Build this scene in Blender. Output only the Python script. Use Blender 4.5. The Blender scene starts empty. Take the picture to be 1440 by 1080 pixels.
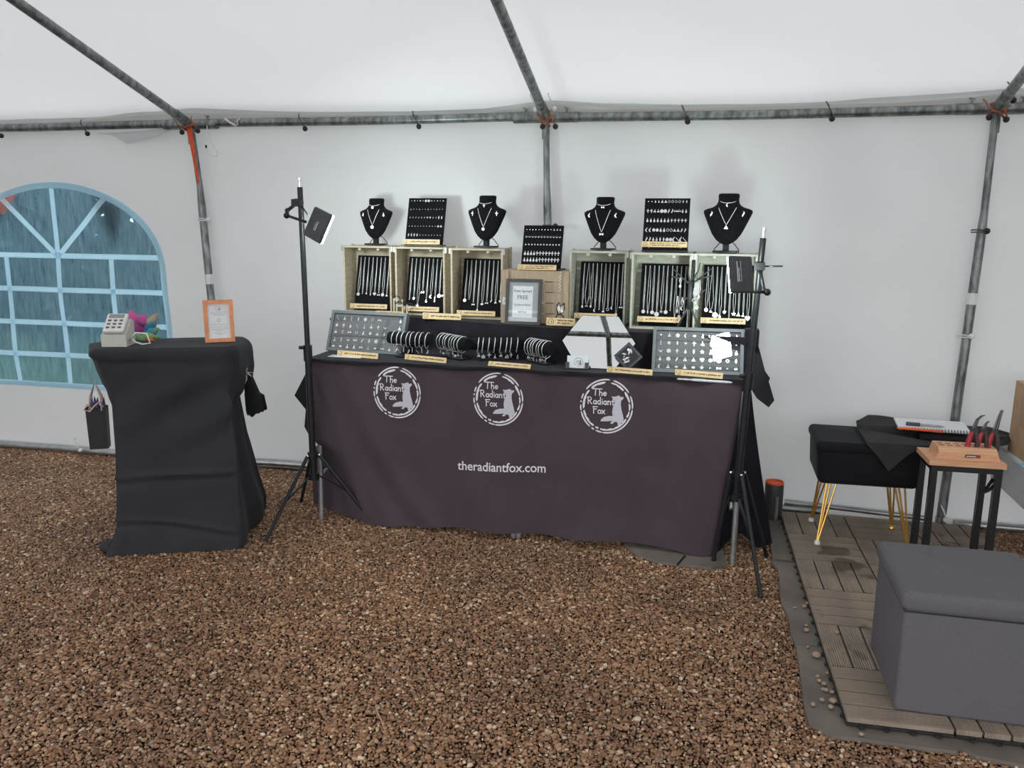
import bpy, math, random
from mathutils import Vector, Matrix
random.seed(11)
R = math.radians
sc = bpy.context.scene
col = sc.collection

# ------------------------------------------------------------------ camera, world, exposure
cam_d = bpy.data.cameras.new('camera'); cam = bpy.data.objects.new('camera', cam_d); col.objects.link(cam)
CAM_PITCH, CAM_YAW, CAM_ROLL = 0.1988, 0.2344, -0.0075
_f = Vector((-math.sin(CAM_YAW)*math.cos(CAM_PITCH), math.cos(CAM_YAW)*math.cos(CAM_PITCH), -math.sin(CAM_PITCH)))
_r0 = Vector((math.cos(CAM_YAW), math.sin(CAM_YAW), 0)); _u0 = _r0.cross(_f)
_r = math.cos(CAM_ROLL)*_r0 - math.sin(CAM_ROLL)*_u0; _u = _r.cross(_f)
cam.matrix_world = Matrix(((_r.x, _u.x, -_f.x, 0), (_r.y, _u.y, -_f.y, 0), (_r.z, _u.z, -_f.z, 1.42), (0, 0, 0, 1)))
cam_d.sensor_width = 36.0; cam_d.lens = 1171.8/1440*36; cam_d.clip_start = 0.05
sc.camera = cam

world = bpy.data.worlds.new('overcast_sky'); sc.world = world; world.use_nodes = True
wn = world.node_tree.nodes; bg = wn['Background']
bg.inputs['Color'].default_value = (0.965, 0.975, 1.0, 1); bg.inputs['Strength'].default_value = 2.25
sc.view_settings.view_transform = 'Standard'; sc.view_settings.look = 'None'
sc.view_settings.gamma = 1.0; sc.view_settings.use_curve_mapping = False
sc.view_settings.exposure = 0.40
try:
    sc.cycles.use_denoising = True
    sc.cycles.max_bounces = 14; sc.cycles.diffuse_bounces = 7; sc.cycles.glossy_bounces = 5
    sc.cycles.transparent_max_bounces = 12; sc.cycles.transmission_bounces = 8
    sc.cycles.sample_clamp_indirect = 8.0
except Exception: pass

# ------------------------------------------------------------------ helpers
ORI = {}
class MB:
    def __init__(s): s.v = []; s.f = []
    def add(s, vs, fs, M=None):
        b = len(s.v)
        for p in vs:
            p = Vector(p); s.v.append(M @ p if M is not None else p)
        s.f += [tuple(i+b for i in f) for f in fs]
        return s
    def box(s, c, d, M=None):
        x, y, z = d[0]/2, d[1]/2, d[2]/2
        vs = [Vector(c)+Vector((a*x, b*y, e*z)) for e in (-1, 1) for b in (-1, 1) for a in (-1, 1)]
        return s.add(vs, [(0,2,3,1),(4,5,7,6),(0,1,5,4),(2,6,7,3),(0,4,6,2),(1,3,7,5)], M)
    def bar(s, a, b, w, h=None, up=(0, 0, 1)):
        a = Vector(a); b = Vector(b); d = (b-a); L = d.length; d.normalize()
        u = Vector(up)
        if abs(u.dot(d)) > .98: u = Vector((0, 1, 0))
        x = d.cross(u).normalized(); z = x.cross(d)
        M = Matrix(((x.x, d.x, z.x, a.x), (x.y, d.y, z.y, a.y), (x.z, d.z, z.z, a.z), (0, 0, 0, 1)))
        return s.box((0, L/2, 0), (w, L, h or w), M)
    def rbox(s, c, d, r, n=3, M=None):
        hx, hy, hz = [max(q/2-r, 0) for q in d]; vs = []; fs = []
        ths = [math.pi/2*i/n for i in range(n+1)]
        az = []
        for q in range(4):
            for t in ths:
                a = q*math.pi/2+t
                az.append((math.cos(a), math.sin(a), 1 if q in (0, 3) else -1, 1 if q < 2 else -1))
        el = [(-math.cos(t), math.sin(t), -1) for t in ths]+[(math.sin(t), math.cos(t), 1) for t in ths]
        c = Vector(c)
        for (sz, cz, gz) in el:
            for (ca, sa, gx, gy) in az:
                vs.append(c+Vector((gx*hx+r*cz*ca, gy*hy+r*cz*sa, gz*hz+r*sz)))
        N = len(az)
        for i in range(len(el)-1):
            for j in range(N):
                fs.append((i*N+j, i*N+(j+1) % N, (i+1)*N+(j+1) % N, (i+1)*N+j))
        fs.append(tuple(reversed(range(N)))); fs.append(tuple((len(el)-1)*N+j for j in range(N)))
        return s.add(vs, fs, M)
    def tube(s, pts, r, n=8, closed=False, M=None):
        pts = [Vector(p) for p in pts]; m = len(pts); vs = []; fs = []
        rs = r if isinstance(r, (list, tuple)) else [r]*m
        prev = None
        for i, p in enumerate(pts):
            if closed: t = pts[(i+1) % m]-pts[i-1]
            else: t = pts[min(i+1, m-1)]-pts[max(i-1, 0)]
            if t.length < 1e-9: t = Vector((0, 0, 1))
            t.normalize()
            if prev is None:
                a = Vector((0, 0, 1)) if abs(t.z) < .9 else Vector((1, 0, 0))
                x = t.cross(a).normalized()
            else:
                x = (prev-t*prev.dot(t))
                x = x.normalized() if x.length > 1e-6 else t.orthogonal().normalized()
            prev = x; y = t.cross(x)
            for k in range(n):
                a = 2*math.pi*k/n
                vs.append(p+(x*math.cos(a)+y*math.sin(a))*rs[i])
        for i in range(m if closed else m-1):
            j = (i+1) % m
            for k in range(n):
                fs.append((i*n+k, i*n+(k+1) % n, j*n+(k+1) % n, j*n+k))
        if not closed:
            fs.append(tuple(reversed(range(n)))); fs.append(tuple((m-1)*n+k for k in range(n)))
        return s.add(vs, fs, M)
    def lathe(s, prof, c=(0, 0, 0), n=16, M=None, caps=True):
        vs = []; fs = []; c = Vector(c)
        for r, z in prof:
            for k in range(n):
                a = 2*math.pi*k/n; vs.append(c+Vector((r*math.cos(a), r*math.sin(a), z)))
        for i in range(len(prof)-1):
            for k in range(n): fs.append((i*n+k, i*n+(k+1) % n, (i+1)*n+(k+1) % n, (i+1)*n+k))
        if caps:
            fs.append(tuple(reversed(range(n)))); fs.append(tuple((len(prof)-1)*n+k for k in range(n)))
        return s.add(vs, fs, M)
    def ball(s, c, r, n=10, sq=(1, 1, 1)):
        pr = [(max(math.sin(math.pi*i/6), .02)*r, -math.cos(math.pi*i/6)*r) for i in range(7)]
        M = Matrix.Translation(Vector(c)) @ Matrix.Diagonal((sq[0], sq[1], sq[2], 1))
        return s.lathe(pr, n=n, M=M)
    def prism(s, poly, t, M=None):
        """polygon in local XZ, front at y=-t/2"""
        n = len(poly)
        vs = [(x, -t/2, z) for x, z in poly]+[(x, t/2, z) for x, z in poly]
        fs = [tuple(range(n)), tuple(reversed(range(n, 2*n)))]
        for i in range(n):
            j = (i+1) % n; fs.append((j, i, n+i, n+j))
        return s.add(vs, fs, M)
    def grid(s, fn, nu, nv, thick=None):
        b = [[Vector(fn(i/nu, j/nv)) for i in range(nu+1)] for j in range(nv+1)]
        vs = [p for row in b for p in row]
        fs = [(j*(nu+1)+i, j*(nu+1)+i+1, (j+1)*(nu+1)+i+1, (j+1)*(nu+1)+i) for j in range(nv) for i in range(nu)]
        return s.add(vs, fs)
    def build(s, name, mat, parent=None, smooth=False, loc=None, label=None):
        o0 = ORI[parent.name] if parent is not None else Vector(loc if loc is not None else (0, 0, 0))
        me = bpy.data.meshes.new(name)
        me.from_pydata([tuple(p-o0) for p in s.v], [], s.f); me.update()
        if mat is not None: me.materials.append(mat)
        if smooth:
            me.polygons.foreach_set('use_smooth', [True]*len(me.polygons))
            if smooth == 'auto':
                try: me.set_sharp_from_angle(angle=R(40))
                except Exception: pass
        o = bpy.data.objects.new(name, me); col.objects.link(o)
        if parent is not None: o.parent = parent
        else: o.location = o0
        ORI[o.name] = o0
        if label: o['label'] = label
        return o

def thing(name, label, cat, loc, group=None):
    o = bpy.data.objects.new(name, None); col.objects.link(o); o.location = loc; o.empty_display_size = .05
    o['label'] = label; o['category'] = cat
    if group: o['group'] = group
    ORI[o.name] = Vector(loc)
    return o
def tag(o, label, cat, group=None, kind=None):
    o['label'] = label; o['category'] = cat
    if group: o['group'] = group
    if kind: o['kind'] = kind
    return o
def struct(o, label=None):
    o['kind'] = 'structure'
    if label: o['label'] = label
    return o
def frame(O, U, V):
    U = Vector(U).normalized(); V = Vector(V).normalized(); B = V.cross(U).normalized()  # B points backwards (local +y)
    B = -(U.cross(V)).normalized()
    O = Vector(O)
    return Matrix(((U.x, B.x, V.x, O.x), (U.y, B.y, V.y, O.y), (U.z, B.z, V.z, O.z), (0, 0, 0, 1)))
def lean_frame(O, yaw, lean):
    return Matrix.Translation(Vector(O)) @ Matrix.Rotation(yaw, 4, 'Z') @ Matrix.Rotation(-lean, 4, 'X')
def put(me, name, M, parent=None):
    o = bpy.data.objects.new(name, me); col.objects.link(o)
    if parent is not None:
        o.parent = parent
        o.matrix_local = Matrix.Translation(-ORI[parent.name]) @ M
    else: o.matrix_world = M
    ORI[o.name] = M.translation.copy()
    return o
def lin(r, g, b):
    f = lambda c: ((c/255+.055)/1.055)**2.4 if c > 10 else c/255/12.92
    return (f(r), f(g), f(b), 1)
def nz(x, y, z, s=0):
    return (math.sin(x*1.7+s)+math.sin(y*2.3+x*.9+1.3*s)+math.sin(z*2.9-x*1.1+2.1*s)+math.sin((x+z)*3.7+s*.7))/4

# ------------------------------------------------------------------ materials
def mat(name, c, rough=.6, metal=0., var=0., vs=20., bump=0., bs=80., spec=.5, sheen=0., c2=None, stretch=None):
    m = bpy.data.materials.new(name); m.use_nodes = True
    nt = m.node_tree; N = nt.nodes; L = nt.links; p = N['Principled BSDF']
    p.inputs['Base Color'].default_value = c; p.inputs['Roughness'].default_value = rough
    p.inputs['Metallic'].default_value = metal; p.inputs['Specular IOR Level'].default_value = spec
    if sheen: p.inputs['Sheen Weight'].default_value = sheen; p.inputs['Sheen Roughness'].default_value = .5
    tc = N.new('ShaderNodeTexCoord'); mp = N.new('ShaderNodeMapping'); L.new(tc.outputs['Object'], mp.inputs[0])
    if stretch: mp.inputs['Scale'].default_value = stretch
    if var or c2:
        n = N.new('ShaderNodeTexNoise'); n.inputs['Scale'].default_value = vs; n.inputs['Detail'].default_value = 5
        L.new(mp.outputs[0], n.inputs['Vector'])
        r = N.new('ShaderNodeValToRGB'); r.color_ramp.elements[0].position = .35; r.color_ramp.elements[1].position = .68
        a = c2 or tuple(q*(1-var) for q in c[:3])+(1,)
        r.color_ramp.elements[0].color = a; r.color_ramp.elements[1].color = c if c2 else tuple(min(1, q*(1+var)) for q in c[:3])+(1,)
        L.new(n.outputs['Fac'], r.inputs[0]); L.new(r.outputs[0], p.inputs['Base Color'])
    if bump:
        n2 = N.new('ShaderNodeTexNoise'); n2.inputs['Scale'].default_value = bs; n2.inputs['Detail'].default_value = 4
        L.new(mp.outputs[0], n2.inputs['Vector'])
        b = N.new('ShaderNodeBump'); b.inputs['Strength'].default_value = bump; b.inputs['Distance'].default_value = .004
        L.new(n2.outputs['Fac'], b.inputs['Height']); L.new(b.outputs[0], p.inputs['Normal'])
    return m
def fabric_pvc(name, c, trans=.5, c2=None, vs=2., bump=.25, bs=1.5, bd=.03, rough=.45, gloss=.04):
    m = bpy.data.materials.new(name); m.use_nodes = True
    nt = m.node_tree; N = nt.nodes; L = nt.links; N.remove(N['Principled BSDF']); out = N['Material Output']
    d = N.new('ShaderNodeBsdfDiffuse'); t = N.new('ShaderNodeBsdfTranslucent'); g = N.new('ShaderNodeBsdfGlossy')
    g.inputs['Roughness'].default_value = rough
    tc = N.new('ShaderNodeTexCoord')
    n = N.new('ShaderNodeTexNoise'); n.inputs['Scale'].default_value = vs; n.inputs['Detail'].default_value = 6
    L.new(tc.outputs['Object'], n.inputs['Vector'])
    r = N.new('ShaderNodeValToRGB'); r.color_ramp.elements[0].position = .3; r.color_ramp.elements[1].position = .62
    r.color_ramp.elements[0].color = c2 or tuple(q*.93 for q in c[:3])+(1,); r.color_ramp.elements[1].color = c
    L.new(n.outputs['Fac'], r.inputs[0])
    for s in (d, t): L.new(r.outputs[0], s.inputs['Color'])
    n2 = N.new('ShaderNodeTexNoise'); n2.inputs['Scale'].default_value = bs; n2.inputs['Detail'].default_value = 3
    n2.inputs['Distortion'].default_value = .8
    L.new(tc.outputs['Object'], n2.inputs['Vector'])
    b = N.new('ShaderNodeBump'); b.inputs['Strength'].default_value = bump; b.inputs['Distance'].default_value = bd
    L.new(n2.outputs['Fac'], b.inputs['Height'])
    for s in (d, g): L.new(b.outputs[0], s.inputs['Normal'])
    m1 = N.new('ShaderNodeMixShader'); m1.inputs[0].default_value = trans
    L.new(d.outputs[0], m1.inputs[1]); L.new(t.outputs[0], m1.inputs[2])
    m2 = N.new('ShaderNodeMixShader'); m2.inputs[0].default_value = gloss
    L.new(m1.outputs[0], m2.inputs[1]); L.new(g.outputs[0], m2.inputs[2]); L.new(m2.outputs[0], out.inputs[0])
    return m
def emit(name, c, s):
    m = bpy.data.materials.new(name); m.use_nodes = True; N = m.node_tree.nodes; N.remove(N['Principled BSDF'])
    e = N.new('ShaderNodeEmission'); e.inputs[0].default_value = c; e.inputs[1].default_value = s
    m.node_tree.links.new(e.outputs[0], N['Material Output'].inputs[0]); return m
def glass_thin(name, tint=(1, 1, 1, 1), ior=1.5):
    m = bpy.data.materials.new(name); m.use_nodes = True; nt = m.node_tree; N = nt.nodes; L = nt.links; N.remove(N['Principled BSDF'])
    a = N.new('ShaderNodeBsdfTransparent'); a.inputs[0].default_value = tint
    g = N.new('ShaderNodeBsdfGlossy'); g.inputs['Roughness'].default_value = .01
    lw = N.new('ShaderNodeLayerWeight'); pw = N.new('ShaderNodeMath'); pw.operation = 'POWER'; pw.inputs[1].default_value = 5
    ma = N.new('ShaderNodeMath'); ma.operation = 'MULTIPLY_ADD'; ma.inputs[1].default_value = .9; ma.inputs[2].default_value = .045
    L.new(lw.outputs['Facing'], pw.inputs[0]); L.new(pw.outputs[0], ma.inputs[0])
    x = N.new('ShaderNodeMixShader'); L.new(ma.outputs[0], x.inputs[0]); L.new(a.outputs[0], x.inputs[1]); L.new(g.outputs[0], x.inputs[2])
    L.new(x.outputs[0], N['Material Output'].inputs[0]); return m

M_roof = fabric_pvc('white_roof_pvc', (.715, .72, .725, 1), .30, c2=(.68, .69, .695, 1), vs=.8, bump=.15, bs=.8)
M_wall = fabric_pvc('white_wall_pvc', (.71, .712, .722, 1), .26, c2=(.665, .668, .68, 1), vs=1.6, bump=.6, bs=1.5)
M_val = fabric_pvc('valance_pvc', (.66, .63, .61, 1), .25, vs=4, bump=.1)
M_bar = fabric_pvc('window_bar_pvc', (.72, .90, .98, 1), .74, vs=5, bump=.1, bs=8)
M_steel = mat('galvanised_steel', (.34, .36, .36, 1), .42, .75, c2=(.13, .135, .135, 1), vs=38, bump=.25, bs=60, stretch=(1, 1, .35))
M_steel_plain = mat('smooth_grey_steel', (.42, .43, .43, 1), .38, .8, var=.12, vs=25)
M_orange = mat('orange_strap', (.75, .10, .03, 1), .6, var=.15, vs=60, bump=.2, bs=300)
M_rust = mat('rusty_orange_strap', (.36, .13, .07, 1), .7, var=.25, vs=50)
M_blackrub = mat('black_rubber', (.012, .012, .013, 1), .55, var=.2, vs=40)
M_white = mat('white_plastic', (.75, .75, .73, 1), .4, var=.05, vs=30)
M_black = mat('black_metal', (.013, .014, .016, 1), .38, .2, var=.2, vs=60)
M_stand = mat('black_stand_aluminium', (.02, .022, .025, 1), .32, .3, var=.2, vs=80)
M_velvet = mat('black_velvet', (.0075, .0075, .0095, 1), .9, var=.35, vs=90, bump=.3, bs=400, spec=.15, sheen=.04)
M_overlay = mat('black_overlay_velvet', (.017, .015, .021, 1), .85, var=.3, vs=7, bump=.3, bs=30, spec=.15, sheen=.06)
M_cloth = mat('aubergine_black_cloth', (.072, .053, .066, 1), .85, var=.10, vs=5, bump=.12, bs=500, spec=.2, sheen=.05)
M_pcloth = mat('charcoal_black_cloth', (.031, .032, .038, 1), .8, var=.12, vs=6, bump=.12, bs=500, spec=.25, sheen=.04)
M_navy = mat('dark_navy_cloth', (.013, .013, .019, 1), .85, var=.15, vs=8, spec=.15)
M_print = mat('white_print', (.80, .77, .82, 1), .6, var=.06, vs=200)
M_printgrey = mat('lilac_grey_print', (.60, .57, .64, 1), .6, var=.08, vs=200)
M_silver = mat('polished_silver', (.93, .93, .92, 1), .22, .9, var=.04, vs=60)
M_chain = mat('silver_chain', (.90, .90, .90, 1), .35, .4, var=.15, vs=400)
M_crateA = mat('pale_crate_wood', (.64, .57, .43, 1), .6, c2=(.50, .42, .30, 1), vs=14, bump=.2, bs=60, stretch=(1, 1, 7))
M_crateB = mat('grey_green_crate_wood', (.60, .60, .50, 1), .6, c2=(.46, .46, .38, 1), vs=14, bump=.2, bs=60, stretch=(1, 1, 7))
M_crateC = mat('tan_crate_wood', (.50, .38, .265, 1), .6, c2=(.40, .30, .20, 1), vs=14, bump=.2, bs=60, stretch=(7, 1, 1))
M_sign = mat('engraved_pale_wood', (.80, .62, .36, 1), .5, c2=(.70, .50, .26, 1), vs=25, stretch=(1, 8, 8))
M_engrave = mat('burnt_engraving', (.12, .055, .02, 1), .7, var=.2, vs=100)
M_traygrey = mat('grey_velvet_tray', (.125, .125, .135, 1), .8, var=.12, vs=120, bump=.2, bs=500)
M_trayrim = mat('grey_tray_rim', (.14, .155, .165, 1), .55, var=.1, vs=40)
M_seam = mat('dark_seam', (.03, .03, .035, 1), .8, var=.1, vs=40)
M_glass = glass_thin('clear_lid_glass')
M_mirror = mat('mirror_silvering', (.93, .95, .95, 1), .01, 1., var=.005, vs=3)
M_paper = mat('white_paper', (.78, .80, .83, 1), .6, var=.03, vs=40)
M_ink = mat('grey_ink', (.16, .17, .20, 1), .6, var=.1, vs=90)
M_framegrey = mat('dark_grey_frame', (.055, .057, .062, 1), .5, var=.15, vs=50)
M_mount = mat('grey_mount_card', (.36, .37, .39, 1), .7, var=.04, vs=60)
M_frameor = mat('orange_wood_frame', (.76, .29, .12, 1), .45, var=.12, vs=30)
M_ott = mat('grey_linen', (.142, .137, .148, 1), .9, var=.14, vs=350, bump=.25, bs=700, spec=.2)
M_stool = mat('black_plush_velvet', (.006, .006, .008, 1), .8, var=.35, vs=12, spec=.2, sheen=.05)
M_gold = mat('brass_gold', (.78, .50, .14, 1), .28, .9, var=.08, vs=60)
M_blkcloth = mat('black_felt', (.029, .028, .029, 1), .75, var=.2, vs=9, bump=.2, bs=250, spec=.25)
M_blkcloth2 = mat('black_felt_sheer', (.03, .029, .032, 1), .8, var=.1, vs=9, spec=.2)
M_beech = mat('beech_wood', (.72, .40, .23, 1), .5, c2=(.60, .31, .17, 1), vs=12, stretch=(1, 10, 10))
M_slot = mat('dark_slot', (.10, .05, .03, 1), .8, var=.1, vs=40)
M_red = mat('red_grip', (.42, .025, .04, 1), .45, var=.12, vs=60)
M_grip = mat('dark_grip', (.05, .035, .035, 1), .5, var=.12, vs=60)
M_jaw = mat('dark_tool_steel', (.12, .12, .13, 1), .35, .9, var=.1, vs=60)
M_orpl = mat('orange_plastic', (.85, .13, .03, 1), .4, var=.08, vs=60)
M_card = mat('cardboard', (.50, .33, .19, 1), .8, var=.1, vs=12)
M_tape = mat('brown_tape', (.36, .22, .13, 1), .4, var=.08, vs=20)
M_blue = mat('pale_blue_tape', (.25, .50, .62, 1), .6, var=.1, vs=20)
M_whbox = mat('white_painted_board', (.62, .63, .63, 1), .5, var=.08, vs=9)
M_dgrey = mat('dark_grey_plastic', (.05, .052, .055, 1), .5, var=.15, vs=40)
M_beige = mat('beige_plastic', (.58, .57, .53, 1), .45, var=.05, vs=30)
M_key = mat('grey_key', (.12, .12, .12, 1), .5, var=.1, vs=50)
M_lcd = mat('lcd_grey', (.27, .29, .27, 1), .25, var=.05, vs=50)
M_pink = mat('pink_fabric', (.62, .10, .32, 1), .7, c2=(.40, .09, .30, 1), vs=30)
M_green = mat('green_fabric', (.30, .45, .16, 1), .7, c2=(.13, .36, .16, 1), vs=30)
M_cyan = mat('turquoise_fabric', (.05, .35, .48, 1), .7, c2=(.04, .20, .42, 1), vs=40)
M_lime = mat('sage_fabric', (.42, .46, .26, 1), .7, c2=(.55, .25, .25, 1), vs=14)
M_purp = mat('violet_tissue', (.10, .09, .26, 1), .7, var=.3, vs=40)
M_redf = mat('red_orange_fabric', (.65, .13, .06, 1), .7, var=.2, vs=40)
M_bag = mat('black_paper', (.011, .012, .013, 1), .55, var=.15, vs=30)
M_twine = mat('pale_pink_twine', (.58, .43, .40, 1), .8, var=.2, vs=120)
M_raffia = mat('white_raffia', (.62, .62, .62, 1), .8, var=.2, vs=120)
M_mat = mat('grey_rubber_matting', (.20, .168, .142, 1), .7, c2=(.115, .099, .086, 1), vs=4.5, bump=.3, bs=40)
M_soil = mat('gap_shade_soil', (.060, .036, .022, 1), .9, c2=(.028, .017, .011, 1), vs=60, bump=1., bs=90)  # shade in the gaps between stones is put into this dark colour
M_lawn = mat('wet_lawn', (.05, .09, .035, 1), .9, var=.4, vs=8, bump=.6, bs=60)
M_bark = mat('wet_bark', (.05, .045, .04, 1), .9, var=.3, vs=20, bump=.5, bs=40)
M_leaf = mat('dark_backdrop_leaf', (.02, .032, .03, 1), .7, var=.4, vs=6)
M_tilebase = mat('black_tile_plastic', (.02, .02, .021, 1), .55, var=.2, vs=50)
M_penb = mat('black_flag', (.012, .012, .014, 1), .8, var=.4, vs=60)
M_peno = fabric_pvc('orange_flag', (1.0, .30, .08, 1), .75, c2=(1.0, .26, .06, 1), vs=30)
M_clear = mat('clear_plastic', (.62, .63, .64, 1), .15, 0, var=.1, vs=80)

def slat_mat():
    m = mat('grooved_composite_slat', (.37, .295, .225, 1), .7, c2=(.235, .19, .15, 1), vs=7, spec=.3)
    nt = m.node_tree; N = nt.nodes; L = nt.links; p = N['Principled BSDF']
    tc = N.new('ShaderNodeTexCoord'); w = N.new('ShaderNodeTexWave'); w.inputs['Scale'].default_value = 42; w.bands_direction = 'X'
    w.inputs['Distortion'].default_value = 0
    L.new(tc.outputs['Object'], w.inputs['Vector'])
    b = N.new('ShaderNodeBump'); b.inputs['Strength'].default_value = .8; b.inputs['Distance'].default_value = .003
    L.new(w.outputs['Fac'], b.inputs['Height']); L.new(b.outputs[0], p.inputs['Normal'])
    # dark damp stains in room coordinates
    g = N.new('ShaderNodeNewGeometry'); n = N.new('ShaderNodeTexNoise'); n.inputs['Scale'].default_value = 4.2; n.inputs['Detail'].default_value = 5
    L.new(g.outputs['Position'], n.inputs['Vector'])
    r = N.new('ShaderNodeValToRGB'); r.color_ramp.elements[0].position = .60; r.color_ramp.elements[1].position = .64
    r.color_ramp.elements[0].color = (1, 1, 1, 1); r.color_ramp.elements[1].color = (.45, .44, .43, 1)
    L.new(n.outputs['Fac'], r.inputs[0])
    mx = N.new('ShaderNodeMix'); mx.data_type = 'RGBA'; mx.blend_type = 'MULTIPLY'; mx.inputs['Factor'].default_value = 1
    src = p.inputs['Base Color'].links[0].from_socket
    L.new(src, mx.inputs['A']); L.new(r.outputs[0], mx.inputs['B']); L.new(mx.outputs['Result'], p.inputs['Base Color'])
    return m
M_slat = slat_mat()

def pane_mat():
    """fogged, rain streaked clear PVC: part see-through, part tinted scatter"""
    m = bpy.data.materials.new('fogged_blue_pvc'); m.use_nodes = True; nt = m.node_tree; N = nt.nodes; L = nt.links
    N.remove(N['Principled BSDF'])
    tc = N.new('ShaderNodeTexCoord'); mp = N.new('ShaderNodeMapping'); mp.inputs['Scale'].default_value = (22, 1, 3.2)
    L.new(tc.outputs['Object'], mp.inputs[0])
    n = N.new('ShaderNodeTexNoise'); n.inputs['Scale'].default_value = 2.2; n.inputs['Detail'].default_value = 8; n.inputs['Roughness'].default_value = .7
    L.new(mp.outputs[0], n.inputs['Vector'])
    r = N.new('ShaderNodeValToRGB'); r.color_ramp.elements[0].position = .3; r.color_ramp.elements[1].position = .72
    r.color_ramp.elements[0].color = (.06, .155, .22, 1); r.color_ramp.elements[1].color = (.24, .45, .58, 1)
    L.new(n.outputs['Fac'], r.inputs[0])
    t = N.new('ShaderNodeBsdfTranslucent'); d = N.new('ShaderNodeBsdfDiffuse'); tr = N.new('ShaderNodeBsdfTransparent'); g = N.new('ShaderNodeBsdfGlossy')
    L.new(r.outputs[0], t.inputs[0]); d.inputs[0].default_value = (.10, .19, .23, 1); tr.inputs[0].default_value = (.66, .86, 1.0, 1); g.inputs['Roughness'].default_value = .2
    a = N.new('ShaderNodeMixShader'); a.inputs[0].default_value = .75; L.new(d.outputs[0], a.inputs[1]); L.new(t.outputs[0], a.inputs[2])
    b = N.new('ShaderNodeMixShader'); b.inputs[0].default_value = .40; L.new(a.outputs[0], b.inputs[1]); L.new(tr.outputs[0], b.inputs[2])
    c = N.new('ShaderNodeMixShader'); c.inputs[0].default_value = .04; L.new(b.outputs[0], c.inputs[1]); L.new(g.outputs[0], c.inputs[2])
    L.new(c.outputs[0], N['Material Output'].inputs[0]); return m
M_pane = pane_mat()

def stone_mat():
    m = bpy.data.materials.new('brown_gravel_stone'); m.use_nodes = True; nt = m.node_tree; N = nt.nodes; L = nt.links; p = N['Principled BSDF']
    oi = N.new('ShaderNodeObjectInfo'); r = N.new('ShaderNodeValToRGB'); cr = r.color_ramp
    cols = [(0, (0.121, 0.063, 0.035)), (.16, (0.241, 0.129, 0.072)), (.34, (0.369, 0.207, 0.114)), (.5, (0.284, 0.143, 0.072)), (.64, (0.469, 0.279, 0.163)), (.78, (0.383, 0.224, 0.137)), (.90, (0.596, 0.394, 0.247)), (.965, (0.800, 0.653, 0.481)), (1, (0.199, 0.143, 0.117))]
    cr.elements[0].position = cols[0][0]; cr.elements[0].color = cols[0][1]+(1,)
    cr.elements[1].position = cols[-1][0]; cr.elements[1].color = cols[-1][1]+(1,)
    for q, c in cols[1:-1]:
        e = cr.elements.new(q); e.color = c+(1,)
    L.new(oi.outputs['Random'], r.inputs[0])
    g = N.new('ShaderNodeNewGeometry'); n = N.new('ShaderNodeTexNoise'); n.inputs['Scale'].default_value = 1.4; n.inputs['Detail'].default_value = 3
    L.new(g.outputs['Position'], n.inputs['Vector'])
    r2 = N.new('ShaderNodeValToRGB'); r2.color_ramp.elements[0].position = .38; r2.color_ramp.elements[1].position = .62
    r2.color_ramp.elements[0].color = (.72, .70, .70, 1); r2.color_ramp.elements[1].color = (1.0, .97, .93, 1)
    L.new(n.outputs['Fac'], r2.inputs[0])
    mx = N.new('ShaderNodeMix'); mx.data_type = 'RGBA'; mx.blend_type = 'MULTIPLY'; mx.inputs['Factor'].default_value = 1
    L.new(r.outputs[0], mx.inputs['A']); L.new(r2.outputs[0], mx.inputs['B']); L.new(mx.outputs['Result'], p.inputs['Base Color'])
    p.inputs['Roughness'].default_value = .5; p.inputs['Specular IOR Level'].default_value = .4
    return m
M_stone = stone_mat()

# ------------------------------------------------------------------ the setting
WX0, WX1 = -6.6, 4.9          # gable ends
RIDGE_Y, RIDGE_Z, EAVE_Z = 1.1, 2.85, 1.885
FRONT_Y = -1.9
def wall_y(x, z):
    y = 4.135 + .06*math.exp(-((x+2.2)/.55)**2)*max(0, 1-z/1.7)
    y += .013*nz(x*2.2, 0, z*2.4, 1) + .007*nz(x*5, 1, z*4, 3)
    y += .006*math.sin((x+z*.8)*13)*math.exp(-((x+z*.8+1.4)/.5)**2)*(z > .9)*(z-.9) + .006*math.sin((x-z*.7)*12)*math.exp(-((x-z*.7+.2)/.6)**2)*max(0, z-.8)
    return y
def in_arch(x, z, g=0.0):
    dx = abs(x+3.70); w = .69-g
    if z < .41+g or dx > w: return False
    if z < 1.10: return True
    return (dx/w)**2+((z-1.10)/(.475-g))**2 < 1
mb = MB()
xs = [WX0+i*(-4.46-WX0)/44 for i in range(44)]+[-4.46+i*1.52/190 for i in range(190)]+[-2.94+i*(WX1+2.94)/160 for i in range(161)]
zs = [i*.36/9 for i in range(9)]+[.36+i*1.28/150 for i in range(150)]+[1.64+i*.38/9 for i in range(10)]
NX = len(xs)
for z in zs:
    for x in xs: mb.v.append(Vector((x, wall_y(x, z), z)))
for j in range(len(zs)-1):
    for i in range(NX-1):
        x = (xs[i]+xs[i+1])/2; z = (zs[j]+zs[j+1])/2
        if not in_arch(x, z, .012): mb.f.append((j*NX+i, j*NX+i+1, (j+1)*NX+i+1, (j+1)*NX+i))
wall_back = struct(mb.build('wall_back', M_wall, smooth=True))
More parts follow.
